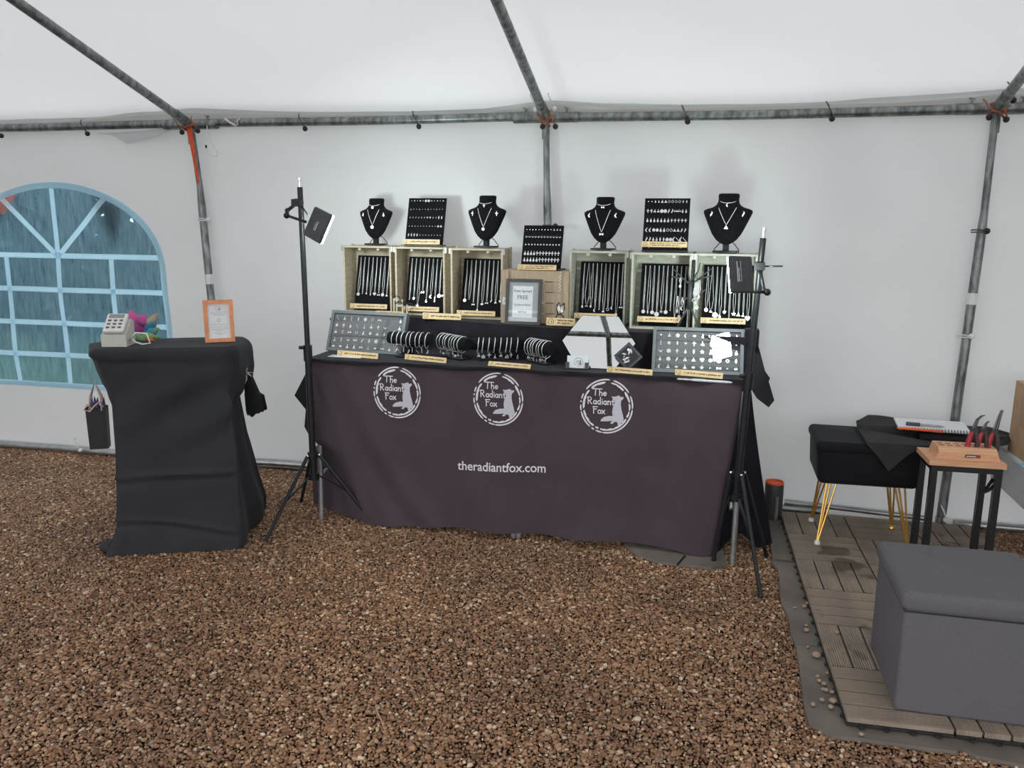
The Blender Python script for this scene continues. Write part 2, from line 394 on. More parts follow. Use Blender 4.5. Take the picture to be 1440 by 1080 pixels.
# loose fold of sheeting under the eave, left of the strapped post
fp = [(-3.3571, 4.1, 1.8481), (-3.2322, 4.09, 1.8379), (-3.1355, 4.075, 1.7905), (-3.014, 4.075, 1.8112), (-2.868, 4.09, 1.8583), (-2.8475, 4.1, 1.8773), (-3.0505, 4.1, 1.8584)]
mb = MB(); n = len(fp)
mb.add([Vector(p) for p in fp]+[Vector(p)+Vector((0, .004, 0)) for p in fp], [tuple(range(n)), tuple(range(2*n-1, n-1, -1))]+[(i, (i+1) % n, n+(i+1) % n, n+i) for i in range(n)])
mb.build('loose_flap', M_roof, wall_back)
# the long side behind the camera stands open
for nm, x in (('wall_left', WX0), ('wall_right', WX1)):
    mb = MB(); mb.prism([(FRONT_Y-.04, 0), (4.14, 0), (4.14, 1.95), (RIDGE_Y, 2.92), (FRONT_Y-.04, 1.95)], .006, Matrix.Translation((x, 0, 0)) @ Matrix.Rotation(R(90), 4, 'Z'))
    struct(mb.build(nm, M_wall))
# roof: two slopes, its lower edge sagging between the joints
EZ = sorted([(-4.0266, 4.16, 1.9263)[::2], (-3.4074, 4.16, 1.9306)[::2], (-2.8128, 4.16, 1.9639)[::2], (-2.0696, 4.16, 1.9309)[::2], (-1.4457, 4.16, 1.9221)[::2], (-1.1122, 4.16, 1.9256)[::2], (-0.8333, 4.16, 1.9596)[::2], (-0.5487, 4.16, 1.9402)[::2], (-0.1805, 4.16, 1.9258)[::2], (0.3583, 4.16, 1.9266)[::2], (0.7766, 4.16, 1.9354)[::2], (1.1364, 4.16, 1.9563)[::2], (2.1, 1.93), (3.03, 1.955), (4.9, 1.94), (-4.7, 1.955), (-6.6, 1.94)])
def ez(x):
    for (a, za), (b, zb) in zip(EZ, EZ[1:]):
        if a <= x <= b: return za+(zb-za)*(x-a)/(b-a)
    return EZ[0][1] if x < EZ[0][0] else EZ[-1][1]
mb = MB()
def roof_fn(u, v):
    x = WX0+(WX1-WX0)*u
    if v < .5:
        t = v/.5; y = 4.165+(RIDGE_Y-4.165)*t; z = ez(x)*(1-t)+(RIDGE_Z+.065)*t
    else:
        t = (v-.5)/.5; y = RIDGE_Y+(FRONT_Y-.06-RIDGE_Y)*t; z = (RIDGE_Z+.065)*(1-t)+1.95*t
    sag = -.012*math.sin(math.pi*min(1, 2*min(v, 1-v)))*abs(math.sin((x+.82)*math.pi/1.93))
    return (x, y, z+sag+.004*nz(x*2, y*2, 0, 5))
mb.grid(roof_fn, 120, 40)
ceiling = struct(mb.build('ceiling', M_roof, smooth=True))
mb = MB()
mb.grid(lambda u, v: (-6.5+11.3*u, 4.112+.004*v, ez(-6.5+11.3*u)-.012-.040*v-.003*math.sin(u*60)), 160, 2)
mb.build('valance', M_val, ceiling, smooth=True)

# ground inside, lawn outside
mb = MB(); mb.grid(lambda u, v: (-7.0+12.3*u, -2.2+6.6*v, -.014+.003*nz(u*40, v*30, 0, 2)), 90, 50)
floor = struct(mb.build('floor', M_soil, smooth=True))
mb = MB(); mb.grid(lambda u, v: (-40+80*u, -30+80*v, -.06+.0*u), 8, 8)
struct(mb.build('ground_outside', M_lawn))

# gravel: loose brown pea shingle, too many to count
import numpy as np
def make_gravel():
    rng = np.random.default_rng(4); step = .0089
    X, Yg = np.meshgrid(np.arange(-4.9, 2.3, step), np.arange(.9, 4.12, step))
    P = np.stack([X.ravel(), Yg.ravel()], 1); P += rng.uniform(-.45, .45, P.shape)*step
    x, y = P[:, 0], P[:, 1]
    keep = ~((x > .40+(4.0-y)*.036) & (x < 1.26) & (y > 2.3) & (y < 4.0))       # bare under the deck tiles
    keep &= ~((x > .95) & (y < 2.9) & (y > 2.3)) & (y > .9+abs(x+1)*.18) & (x > -1.9-y*.72)
    P = P[keep]; n = len(P)
    me = bpy.data.meshes.new('gravel')
    co = np.zeros((n, 3), np.float32); co[:, :2] = P; co[:, 2] = rng.uniform(-.0085, -.003, n)
    me.vertices.add(n); me.vertices.foreach_set('co', co.ravel())
    s = rng.gamma(9, 1/9, n)*.0051; s = np.clip(s, .003, .0105)
    sc_ = np.stack([s*rng.uniform(.8, 1.35, n), s*rng.uniform(.75, 1.1, n), s*rng.uniform(.5, .85, n)], 1).astype(np.float32)
    rot = np.stack([rng.uniform(-.45, .45, n), rng.uniform(-.45, .45, n), rng.uniform(0, 6.28, n)], 1).astype(np.float32)
    a = me.attributes.new('stone_scale', 'FLOAT_VECTOR', 'POINT'); a.data.foreach_set('vector', sc_.ravel())
    a = me.attributes.new('stone_turn', 'FLOAT_VECTOR', 'POINT'); a.data.foreach_set('vector', rot.ravel())
    me.materials.append(M_stone); me.update()
    o = bpy.data.objects.new('gravel', me); col.objects.link(o)
    ng = bpy.data.node_groups.new('gravel_stones', 'GeometryNodeTree')
    ng.interface.new_socket('Geometry', in_out='INPUT', socket_type='NodeSocketGeometry')
    ng.interface.new_socket('Geometry', in_out='OUTPUT', socket_type='NodeSocketGeometry')
    N = ng.nodes; L = ng.links
    gi = N.new('NodeGroupInput'); go = N.new('NodeGroupOutput')
    ico = N.new('GeometryNodeMeshIcoSphere'); ico.inputs['Radius'].default_value = 1; ico.inputs['Subdivisions'].default_value = 2
    nzn = N.new('ShaderNodeTexNoise'); nzn.inputs['Scale'].default_value = 1.1
    sub = N.new('ShaderNodeVectorMath'); sub.operation = 'SUBTRACT'; sub.inputs[1].default_value = (.5, .5, .5)
    scl = N.new('ShaderNodeVectorMath'); scl.operation = 'SCALE'; scl.inputs['Scale'].default_value = .9
    sp = N.new('GeometryNodeSetPosition'); ss = N.new('GeometryNodeSetShadeSmooth'); sm = N.new('GeometryNodeSetMaterial'); sm.inputs['Material'].default_value = M_stone
    L.new(nzn.outputs['Color'], sub.inputs[0]); L.new(sub.outputs[0], scl.inputs[0]); L.new(scl.outputs[0], sp.inputs['Offset'])
    L.new(ico.outputs['Mesh'], sp.inputs['Geometry']); L.new(sp.outputs[0], ss.inputs[0]); L.new(ss.outputs[0], sm.inputs['Geometry'])
    ip = N.new('GeometryNodeInstanceOnPoints')
    def attr(nm):
        q = N.new('GeometryNodeInputNamedAttribute'); q.data_type = 'FLOAT_VECTOR'; q.inputs['Name'].default_value = nm
        return [s_ for s_ in q.outputs if s_.enabled and s_.name == 'Attribute'][0]
    e2r = N.new('FunctionNodeEulerToRotation'); L.new(attr('stone_turn'), e2r.inputs[0])
    L.new(gi.outputs[0], ip.inputs['Points']); L.new(sm.outputs[0], ip.inputs['Instance'])
    L.new(e2r.outputs[0], ip.inputs['Rotation']); L.new(attr('stone_scale'), ip.inputs['Scale'])
    L.new(ip.outputs[0], go.inputs[0])
    md = o.modifiers.new('stones', 'NODES'); md.node_group = ng
    tag(o, 'loose brown pea gravel covering the ground of the tent', 'gravel', kind='stuff')
    return n
make_gravel()

# arched clear window with welded white bars
def arch_pts(w, h, n=40):
    return [(-3.70+w*math.cos(math.pi*i/n), 1.10+h*math.sin(math.pi*i/n)) for i in range(n+1)]
wy = lambda x, z, d=0: (x, wall_y(x, z)+d, z)
def ribbon(mb, pts, w, d=-.004):
    P = [Vector((p[0], 0, p[1])) for p in pts]; L = []
    for i, p in enumerate(P):
        t = (P[min(i+1, len(P)-1)]-P[max(i-1, 0)]).normalized(); nn = Vector((-t.z, 0, t.x))
        for sgn in (-1, 1):
            q = p+nn*sgn*w/2; L.append(Vector((q.x, wall_y(q.x, q.z)+d, q.z)))
    m = len(P)
    mb.add(L+[q+Vector((0, .0035, 0)) for q in L], [f for i in range(m-1) for f in ((2*i, 2*i+2, 2*i+3, 2*i+1), (2*m+2*i+1, 2*m+2*i+3, 2*m+2*i+2, 2*m+2*i))])
def seg(a, b, n=14): return [(a[0]+(b[0]-a[0])*i/n, a[1]+(b[1]-a[1])*i/n) for i in range(n+1)]
mb = MB(); ribbon(mb, seg((-3.01, .395), (-3.01, 1.10))+arch_pts(.69, .475)[1:]+seg((-4.39, 1.10), (-4.39, .395))[1:], .034); window = struct(mb.build('window_1', M_bar))
mb = MB(); ribbon(mb, seg((-4.41, .405), (-2.99, .405)), .032); mb.build('window_border', M_bar, window)
def archz(x): return 1.10+.475*math.sqrt(max(0, 1-((x+3.70)/.69)**2))
CZS = [.41, .590, .782, .978, 1.175]; CXS = [-4.385, -4.055, -3.70, -3.345, -3.015]
for za, zb in zip(CZS, CZS[1:]):
    for xa, xb in zip(CXS, CXS[1:]):
        mb = MB(); mb.grid(lambda u, v: wy(xa+.010+(xb-xa-.020)*u, za+.010+(zb-za-.020)*v), 6, 4); mb.build('window_pane', M_pane, window)
def pie(xa, xb, za_fn):
    mb = MB(); mb.grid(lambda u, v: wy(xa+(xb-xa)*u, za_fn(xa+(xb-xa)*u)+(max(archz(xa+(xb-xa)*u)-.012, za_fn(xa+(xb-xa)*u)+.001)-za_fn(xa+(xb-xa)*u))*v), 14, 8); mb.build('window_pane', M_pane, window)
dgl = lambda x: 1.18+.325/.34*abs(abs(x+3.70)-.01)
pie(-3.69, -3.372, lambda x: dgl(x)+.018); pie(-4.028, -3.71, lambda x: dgl(x)+.018)
for sg in (-1, 1):
    mb = MB(); mb.grid(lambda u, v: wy(-3.70+sg*(.035+.648*u), 1.187+(max(.001, min(dgl(-3.70+.035+.648*u)-.018, archz(-3.70+.035+.648*u)-.012)-1.187))*v), 20, 8); mb.build('window_pane', M_pane, window)
for z in (1.175, .978, .782, .590):
    mb = MB(); ribbon(mb, seg((-4.38, z), (-3.02, z)), .030, -.006); mb.build('window_bar', M_bar, window)
for a, b in (((-3.70, 1.57), (-3.70, .41)), ((-3.345, 1.16), (-3.345, .41)), ((-4.055, 1.16), (-4.055, .41)), ((-3.69, 1.18), (-3.35, 1.505)), ((-3.71, 1.18), (-4.05, 1.505))):
    mb = MB(); ribbon(mb, seg(a, b), .029, -.008); mb.build('window_bar', M_bar, window)

# ------------------------------------------------------------------ steel frame of the tent
PX = [-4.70, (-2.7511, 4.1, 1.8976)[0], (-0.8206, 4.1, 1.9029)[0], (1.1408, 4.1, 1.8844)[0], 3.03]
tf = thing('tent_frame', 'galvanised steel pole frame carrying the white tent roof and walls', 'frame', (-.82, 4.1, 0))
def pipe(name, pts, r, m=M_steel, n=12, parent=None):
    b = MB(); b.tube(pts, r, n); return b.build(name, m, parent or tf, smooth='auto')
for i in range(len(PX)-1):
    z0 = EAVE_Z+(.008 if i < 2 else 0)
    pipe('eave_rail', [(PX[i], 4.1, z0), ((PX[i]+PX[i+1])/2, 4.1, z0-.006), (PX[i+1], 4.1, z0)], .0215)
    pipe('eave_rail', [(PX[i], FRONT_Y, EAVE_Z), (PX[i+1], FRONT_Y, EAVE_Z)], .0215)
feet = {1: (-2.6787, 4.09, 0.7233), 2: (-0.7742, 4.095, 0.6565), 3: (1.1028, 4.09, 0.0087)}
tops = {1: (-2.7452, 4.095, 1.8751), 2: (-0.8193, 4.095, 1.886), 3: (1.1361, 4.095, 1.8636)}
mids = {1: (-2.7172, 4.095, 1.5652), 2: (-0.8107, 4.095, 1.5637), 3: (1.1371, 4.095, 1.4471)}
for i, x in enumerate(PX):
    if i in feet:
        a, b, c = Vector(tops[i]), Vector(mids[i]), Vector(feet[i])
        d = (c-b)/(c.z-b.z); c = b+d*(-b.z)
        pipe('post', [a, b, b+(c-b)*.06, c], [.0155, .016, .020, .0215])
        pt = b+(c-b)*(.30 if i == 1 else .24)
        if i != 2: pipe('white_tape_band', [pt, pt+(c-b)*.035], [.0235]*2, M_white)
        b_ = MB(); b_.lathe([(.045, 0), (.045, .008), (.024, .014), (.024, .05)], (c.x, c.y, 0), 14); b_.build('foot_plate', M_steel_plain, tf)
    else:
        pipe('post', [(x, 4.1, EAVE_Z), (x, 4.1, 0)], .02)
    pipe('post', [(x, FRONT_Y, EAVE_Z), (x, FRONT_Y, 0)], .0215)
    pipe('rafter', [(x, 4.1, EAVE_Z), (x, RIDGE_Y, RIDGE_Z)], .0215)
    pipe('rafter', [(x, FRONT_Y, EAVE_Z), (x, RIDGE_Y, RIDGE_Z)], .0215)
    for yy, s in ((4.1, -1), (FRONT_Y, 1)):
        k = .316*.12
        b_ = MB(); b_.tube([(x, yy, EAVE_Z), (x, yy+s*.13, EAVE_Z+.13*.322)], .0255, 12); b_.tube([(x-.16, yy, EAVE_Z), (x+.16, yy, EAVE_Z)], .0245, 12)
        b_.tube([(x, yy, EAVE_Z+.01), (x+(.004 if s > 0 else .0), yy, EAVE_Z-.10)], .019 if s < 0 else .0255, 12)
        for q in (-.10, .10):
            b_.tube([(x+q, yy, EAVE_Z+.02), (x+q, yy, EAVE_Z+.042)], .005, 6); b_.bar((x+q-.013, yy, EAVE_Z+.046), (x+q+.013, yy, EAVE_Z+.040), .006)
        b_.build('corner_joint', M_steel, tf, smooth='auto')
pipe('ridge_pole', [(PX[0], RIDGE_Y, RIDGE_Z), (PX[-1], RIDGE_Y, RIDGE_Z)], .0215)
gy = lambda x: wall_y(x, .02)-.035
for a, b in ((-6.4, -2.80), (-2.72, .60), (1.16, 4.8)):
    pipe('ground_rail', [(a+(b-a)*i/24, gy(a+(b-a)*i/24), .022) for i in range(25)], .019, M_steel_plain)
pipe('ground_rail', [(.40+i*.035, gy(.40+i*.035)-.0, .055-.0012*i) for i in range(19)], .013, M_steel_plain)

# elastic ball cords holding the sheets to the poles
def bungee(p, white, where, horiz=False, drop=.05):
    p = Vector(p)
    t = thing('bungee_cord', ('white' if white else 'black')+' ball elastic cord '+where, 'cord', p, 'elastic ball cords on the tent poles')
    b = MB(); b.ball((0, 0, 0), .0135, 10); b.v = [p+v for v in b.v]; b.build('ball', M_white if white else M_blackrub, t, smooth=True)
    b = MB()
    if horiz: pts = [p+Vector((sx*.001+dx, -.018+dy, dz)) for sx, dx, dy, dz in ((0, 0, .01, 0), (0, -.03, 0, .006), (0, -.062, .02, .004), (0, -.062, .02, -.006), (0, -.03, 0, -.004), (0, 0, .01, -.004))]
    else: pts = [p+Vector(q) for q in ((0, -.004, .004), (-.010, -.016, .03), (-.022, -.020, .058), (-.030, .0, .074), (-.022, -.022, .054), (-.006, -.014, .026), (.002, -.002, 0))]
    b.tube(pts, .0032, 6); b.build('elastic_loop', M_white if white else (M_rust if 'joint' in where else M_jaw), t, smooth=True)
for (px, w, where) in (
    ((-3.9302, 4.06, 1.8413), 0, 'on the eave rail above the orange flag'), ((-3.3651, 4.06, 1.8445), 0, 'on the eave rail above the arched window'),
    ((-2.0663, 4.06, 1.85), 0, 'on the eave rail above the light stand with tilted panel'), ((-1.4525, 4.06, 1.8503), 0, 'on the eave rail above the first earring board'),
    ((-0.1508, 4.06, 1.8507), 0, 'on the eave rail above the tallest earring board'), ((0.4736, 4.06, 1.8517), 0, 'on the eave rail over the empty wall'),
    ((-2.7793, 4.06, 1.8432), 0, 'under the strapped joint, side of the window'), ((-2.6852, 4.06, 1.849), 0, 'under the strapped joint, side of the table'),
    ((-0.8279, 4.055, 1.8395), 0, 'under the middle joint, first of the pair'), ((-0.7659, 4.055, 1.8385), 0, 'under the middle joint, second of the pair'),
    ((-0.8601, 4.055, 1.918), 1, 'over the middle joint, first of the pair'), ((-0.7742, 4.055, 1.9194), 1, 'over the middle joint, second of the pair'),
    ((1.102, 4.055, 1.8453), 0, 'under the corner joint above the velvet stool'), ((1.1685, 4.055, 1.8354), 0, 'under the corner joint, side of the cardboard box'),
    ((1.1868, 4.055, 1.9124), 0, 'beside the rafter at the corner joint'), ((-3.6118, 4.06, 0.0336), 1, 'at the ground rail beneath the arched window'),
    ((1.1137, 4.05, 0.049), 1, 'at the foot of the post behind the side table')):
    bungee(px, w, where)
for (px, w, where) in (((1.1468, 4.06, 1.3713), 0, 'looped round the post above the white tape band'), ((1.1338, 4.06, 0.9098), 1, 'looped round the post below the white tape band'),
    ((-2.6554, 4.06, 1.389), 1, 'looped round the strapped post high up'), ((-2.6501, 4.06, 0.918), 0, 'looped round the strapped post above the orange frame'),
    ((-0.7585, 4.06, 1.3738), 0, 'looped round the middle post behind an earring board')):
    bungee(px, w, where, True)

# straps
t = thing('ratchet_strap', 'orange ratchet strap wound round the joint and down the post by the window', 'strap', (-2.7332, 4.07, 1.8652))
b = MB(); P = [Vector((-2.7454, 4.07, 1.8726)), Vector((-2.7331, 4.072, 1.7745)), Vector((-2.7221, 4.075, 1.6645)), Vector((-2.7134, 4.078, 1.5795))]
W = [.017, .012, .008, .004]
for i in range(3):
    a, c = P[i], P[i+1]; wa, wc = Vector((W[i], 0, 0)), Vector((W[i+1], 0, 0)); d = Vector((0, .004, 0))
    b.add([a-wa, a+wa, c+wc, c-wc, a-wa+d, a+wa+d, c+wc+d, c-wc+d], [(0,1,2,3),(7,6,5,4),(0,4,5,1),(1,5,6,2),(2,6,7,3),(3,7,4,0)])
b.build('hanging_tail', M_orange, t)
b = MB(); jx = PX[1]
for k in range(3):
    b.tube([(jx+.034*math.cos(q)+.004*k, 4.1+.034*math.sin(q)-.012, EAVE_Z-.008*k+.012*math.sin(q+k)) for q in [2*math.pi*i/16 for i in range(16)]], .006, 6, True)
b.build('wound_loops', M_rust, t, smooth=True)
for i, lab in ((2, 'faded orange strap wound round the middle roof joint'), (3, 'faded orange strap wound round the corner roof joint above the stool')):
    jx = PX[i]; b = MB()
    for k in range(3):
        b.tube([(jx+.033*math.cos(q)+.003*k, 4.1+.033*math.sin(q)-.006, EAVE_Z+.012-.009*k+.008*math.sin(q*2+k)) for q in [2*math.pi*j/16 for j in range(16)]], .0055, 6, True)
    b.tube([(jx-.03, 4.07, EAVE_Z-.01), (jx, 4.06, EAVE_Z-.02), (jx+.028, 4.07, EAVE_Z-.045)], .006, 6)
    tag(b.build('strap_wrap', M_rust, smooth=True, loc=(jx, 4.1, EAVE_Z)), lab, 'strap', 'faded orange straps on roof joints')
b = MB(); b.tube([(-2.6348, 4.07, 1.878), (-2.6343, 4.07, 1.8275), (-2.6111, 4.08, 1.7701), (-2.5878, 4.08, 1.7407), (-2.5933, 4.08, 1.7226), (-2.6192, 4.08, 1.7155), (-2.6436, 4.08, 1.7303), (-2.654, 4.08, 1.7633)], .0022, 6)
w = b.build('hanging_wire', M_white, smooth=True, loc=(-2.6348, 4.07, 1.878)); tag(w, 'thin white wire with hooked end dangling from the eave rail', 'wire')
b = MB(); b.tube([(-2.654, 4.08, 1.7633), (-2.655, 4.08, 1.7779)], .005, 8); b.build('wire_plug', M_black, w)
b = MB(); b.tube([(-2.5279, 4.07, 1.9083), (-2.5013, 4.072, 1.8902), (-2.467, 4.075, 1.8721)], .006, 6); b.tube([(-2.4566, 4.072, 1.8752), (-2.4538, 4.07, 1.8999), (-2.441, 4.07, 1.9067)], .004, 6)
tag(b.build('tie_ribbon', M_white, smooth=True, loc=(-2.4715, 4.07, 1.8824)), 'short white ribbon tied round the eave rail near the strapped joint', 'ribbon')

# outside: flags, bare trees seen through fogged pane; leaf backdrop added to darken it
for pts, m, lab in (([(-4.2071, 4.165, 1.4544), (-3.9317, 4.165, 1.5687), (-4.0776, 4.165, 1.4059)], M_peno, 'orange triangular bunting flag hanging outside the arched window'),
                    ([(-3.4482, 4.168, 1.5684), (-3.2578, 4.168, 1.4666), (-3.3273, 4.168, 1.2355)], M_penb, 'black triangular bunting flag hanging outside the arched window')):
    b = MB(); b.add([Vector(p) for p in pts]+[Vector(p)+Vector((0, .003, 0)) for p in pts], [(0, 2, 1), (3, 4, 5), (0, 1, 4, 3), (1, 2, 5, 4), (2, 0, 3, 5)])
    tag(b.build('bunting_flag', m, loc=pts[0]), lab, 'flag', 'bunting flags outside')
b = MB(); rr = random.Random(3)
for i in range(30000):
    c = Vector((rr.uniform(-13, 3), 9.2+rr.gauss(0, .35), rr.uniform(-.05, 2.9+.25*math.sin(i)))); s = rr.uniform(.06, .14)
    a = Vector((rr.gauss(0, 1), rr.gauss(0, 1), rr.gauss(0, 1))).normalized(); e = a.orthogonal().normalized()
    b.add([c-a*s, c+e*s*.5, c+a*s, c-e*s*.5], [(0, 1, 2, 3)])
tag(b.build('hedge_backdrop', M_leaf, loc=(-5, 9.2, 0)), 'dark leafy backdrop added outside to darken the view through the fogged window', 'hedge_backdrop', kind='stuff')
for k, (tx, ty) in enumerate(((-4.3, 6.2), (-5.6, 6.9), (-6.9, 7.6))):
    b = MB(); rt = random.Random(20+k)
    def branch(p, d, L, r, n):
        q = p+d*L; mid = p+d*L*.5+Vector((rt.gauss(0, .04), rt.gauss(0, .04), 0))*L
        b.tube([p, mid, q], [r, r*.85, r*.65], 6)
        if n:
            for _ in range(3):
                dd = (d+Vector((rt.gauss(0, .55), rt.gauss(0, .55), rt.gauss(.1, .35)))).normalized(); branch(q-d*L*rt.uniform(0, .35), dd, L*.68, r*.6, n-1)
    branch(Vector((tx, ty, -.08)), Vector((0, 0, 1)), 1.0, .07, 4)
    tag(b.build('bare_tree', M_bark, loc=(tx, ty, -.08), smooth=True), ('slender', 'second slender', 'farthest slender')[k]+' leafless tree outside behind the fogged window', 'tree', 'bare trees outside')

# ------------------------------------------------------------------ the stall table and its cloths
TZ = .755                        # worktop of the folding table
def interp(tab, t):
    for (a, va), (b, vb) in zip(tab, tab[1:]):
        if t <= b: return va+(vb-va)*max(0, (t-a)/(b-a))
    return tab[-1][1]
t = thing('folding_table', 'long folding table hidden under the printed dark cloth, grey steel legs', 'table', (-.80, 3.75, 0))
b = MB(); b.rbox((-.81, 3.76, TZ-.012), (1.90, .62, .026), .01, 2); b.build('table_top', M_whbox, t, smooth='auto')
for x, y in ((-1.752, 3.452), (.143, 3.408), (-.812, 3.455), (-.79, 3.462), (-1.752, 4.0), (.125, 4.0)):
    b = MB(); b.tube([(x, y, 0), (x+(.0 if x < 0 else .005), y+.03, .73)], .0125, 10); b.lathe([(.015, 0), (.015, .03)], (x, y, 0), 10)
    b.build('leg', M_steel_plain, t, smooth='auto')
for x in (-1.752, .125):
    b = MB(); b.tube([(x, 3.46, .22), (x, 4.0, .22)], .009, 8); b.build('stretcher', M_steel_plain, t, smooth=True)

XL = [(0, -1.763), (.03, -1.754), (.235, -1.707), (.455, -1.655), (.676, -1.595), (.876, -1.525), (1, -1.461)]
XR = [(0, .145), (.33, .116), (.66, .086), (1, .056)]
ZB = [(0, .006), (.25, .028), (.5, .032), (.75, .038), (.9, .026), (1, .003)]
def front_y(x, v):
    a = v**1.3
    y = 3.428-.004*v
    y += a*.017*math.sin((x+.72)*17+1.2*v)*math.exp(-((x+.72)/.30)**2)
    y += a*.010*math.sin((x-v*.16)*14+.8)+.003*math.sin((x+v*.4)*9)*v
    y += .020*math.exp(-((x-(-1.66+.36*v**1.5))/.05)**2)*v - .012*math.exp(-((x-(-1.58+.40*v**1.5))/.05)**2)*v
    y += .012*math.exp(-((x-(-.10-.22*(1-v)))/.06)**2)*math.sin(math.pi*v)
    return y
def cloth_pt(u, v):
    xl = interp(XL, v); xr = interp(XR, v)
    if u < .16:                                  # returning towards the back at the window end
        s = 1-u/.16; s1 = s**.8
        zb = .004+.028*s
        k = min(1, max(0, (v-.50)/.22)); k = k*k*(3-2*k)
        ya = 3.428+.006*math.sin(s*7+v*3)*s+max(0, s-.86)/.14*.30; yb = 3.428+(.13+.28*(1-v))*s+.006*math.sin(s*9+v*4)
        return (xl+(-1.782-.50*(ya*(1-k)+yb*k-3.428)*k-xl)*s1, ya*(1-k)+yb*k, .778-(.778-zb)*v)
    if u > .95:
        s = (u-.95)/.05
        return (xr+.014*math.sin(s*1.57), 3.428-.004*v+.09*s, .778-(.778-.006-.03*s)*v)
    w = (u-.16)/.79; x = xl+(xr-xl)*w
    e = min(w, 1-w)/.03
    y = front_y(x, v)
    if e < 1: y = y*(e)+(3.428-.004*v)*(1-e)
    return (x, y, .778-(.778-interp(ZB, w))*v)
def cloth_xz(x, z):                              # a point just in front of the hanging face
    v = (.778-z)/.75
    return Vector((x, front_y(x, v)-.0035, z))
b = MB(); b.grid(cloth_pt, 190, 70)
tc = b.build('tablecloth', M_cloth, smooth=True, loc=(-.80, 3.43, 0))
tag(tc, 'dark aubergine printed cloth hanging over the front of the stall table', 'tablecloth')

FOX = [(675,388),(700,395),(745,385),(770,372),(790,392),(832,392),(830,412),(800,445),(798,500),(808,560),(830,640),(843,700),(830,740),(805,752),(800,778),(765,780),(762,745),(740,735),(715,745),(705,765),(670,765),(672,748),(690,735),(680,725),(640,735),(540,740),(545,715),(580,680),(640,660),(695,658),(688,600),(695,540),(712,490),(720,455),(700,430),(680,405)]
FOX = [((x-610)/350, (530-y)/375) for x, y in FOX]
def stroke2(mb, pts, w, fn):
    for a, c in zip(pts, pts[1:]):
        d = Vector((c[0]-a[0], c[1]-a[1])); L = d.length
        if L < 1e-6: continue
        d /= L; nn = Vector((-d.y, d.x))*w/2; e = d*w*.35
        q = [(a[0]-e.x+nn.x, a[1]-e.y+nn.y), (a[0]-e.x-nn.x, a[1]-e.y-nn.y), (c[0]+e.x-nn.x, c[1]+e.y-nn.y), (c[0]+e.x+nn.x, c[1]+e.y+nn.y)]
        mb.add([fn(*p) for p in q], [(0, 1, 2, 3)])
def arcp(cx, cy, rx, ry, a0, a1, n=10): return [(cx+rx*math.cos(R(a0+(a1-a0)*i/n)), cy+ry*math.sin(R(a0+(a1-a0)*i/n))) for i in range(n+1)]
GL = {'T': (1.0, [[(0, 1.0), (1.55, 1.0)], [(.55, 1.0), (.5, 0)]]), 'h': (.62, [[(.1, 1.0), (.1, 0)], arcp(.3, .32, .2, .22, 180, 0, 6)+[(.5, 0)]]),
      'e': (.6, [[(.08, .28), (.5, .34)]+arcp(.3, .28, .22, .26, 15, 320, 9)]), 'R': (.85, [[(.15, 0), (.12, 1.0)], [(.0, .95)]+arcp(.3, .75, .32, .25, 90, -90, 7)+[(.15, .5)], [(.28, .5), (.72, .0)]]),
      'a': (.58, [arcp(.27, .27, .2, .25, 40, 340, 9), [(.48, .52), (.48, 0)]]), 'd': (.6, [arcp(.27, .27, .2, .25, 40, 340, 9), [(.48, 1.05), (.48, 0)]]), 'i': (.26, [[(.12, .52), (.12, 0)], [(.12, .74), (.13, .76)]]),
      'n': (.6, [[(.1, .54), (.1, 0)], arcp(.29, .32, .19, .2, 180, 0, 6)+[(.48, 0)]]), 't': (.42, [[(.2, .8), (.2, .02), (.32, 0)], [(.02, .52), (.4, .54)]]),
      'F': (.72, [[(.2, 0), (.15, 1.0)], [(.05, .98), (.75, .98)], [(.18, .62), (.6, .66)]]), 'o': (.6, [arcp(.29, .27, .23, .25, 0, 360, 12)]), 'x': (.55, [[(.03, .54), (.48, 0)], [(.46, .54), (.02, 0)]])}
def word(mb, s, x, y, h, w, fn):
    for ch in s:
        adv, st = GL[ch]
        for p in st: stroke2(mb, [(x+q[0]*h, y+q[1]*h) for q in p], w, fn)
        x += adv*h*1.06
def ring_segs(mb, r0, r1, segs, fn, rag=0., seed=1):
    rg = random.Random(seed)
    for a0, a1 in segs:
        n = max(3, int((a1-a0)/5)); v = []
        for i in range(n+1):
            a = R(a0+(a1-a0)*i/n); k = min(1, min(i, n-i)+.55); m = (r0+r1)/2; hw = (r1-r0)/2*k
            v += [fn((m-hw+rag*rg.uniform(-1, 1))*math.cos(a), (m-hw+rag*rg.uniform(-1, 1))*math.sin(a)), fn((m+hw)*math.cos(a), (m+hw)*math.sin(a))]
        mb.add(v, [(2*i, 2*i+2, 2*i+3, 2*i+1) for i in range(n)])
OUT = [(-3, 25), (33, 76), (84, 143), (154, 166), (170, 174), (179, 192), (194, 232), (236, 243), (247, 262), (263, 355)]
INN = [(-8, 8), (10, 40), (44, 80), (93, 132), (140, 188), (192, 238), (243, 252), (256, 330), (334, 350)]
def logo(mb_w, mb_g, fn, thin=1.):
    ring_segs(mb_w, .945, 1.0, OUT, fn, 0, 2); ring_segs(mb_w, .83, .90, INN, fn, .02, 5)
    w = .036*thin
    word(mb_w, 'The', -.55, .38, .24, w, fn); word(mb_w, 'Radiant', -.73, .06, .25, w, fn); word(mb_w, 'Fox', -.52, -.28, .25, w, fn)
    mb_g.add([fn(*p) for p in FOX], [tuple(range(len(FOX)))])
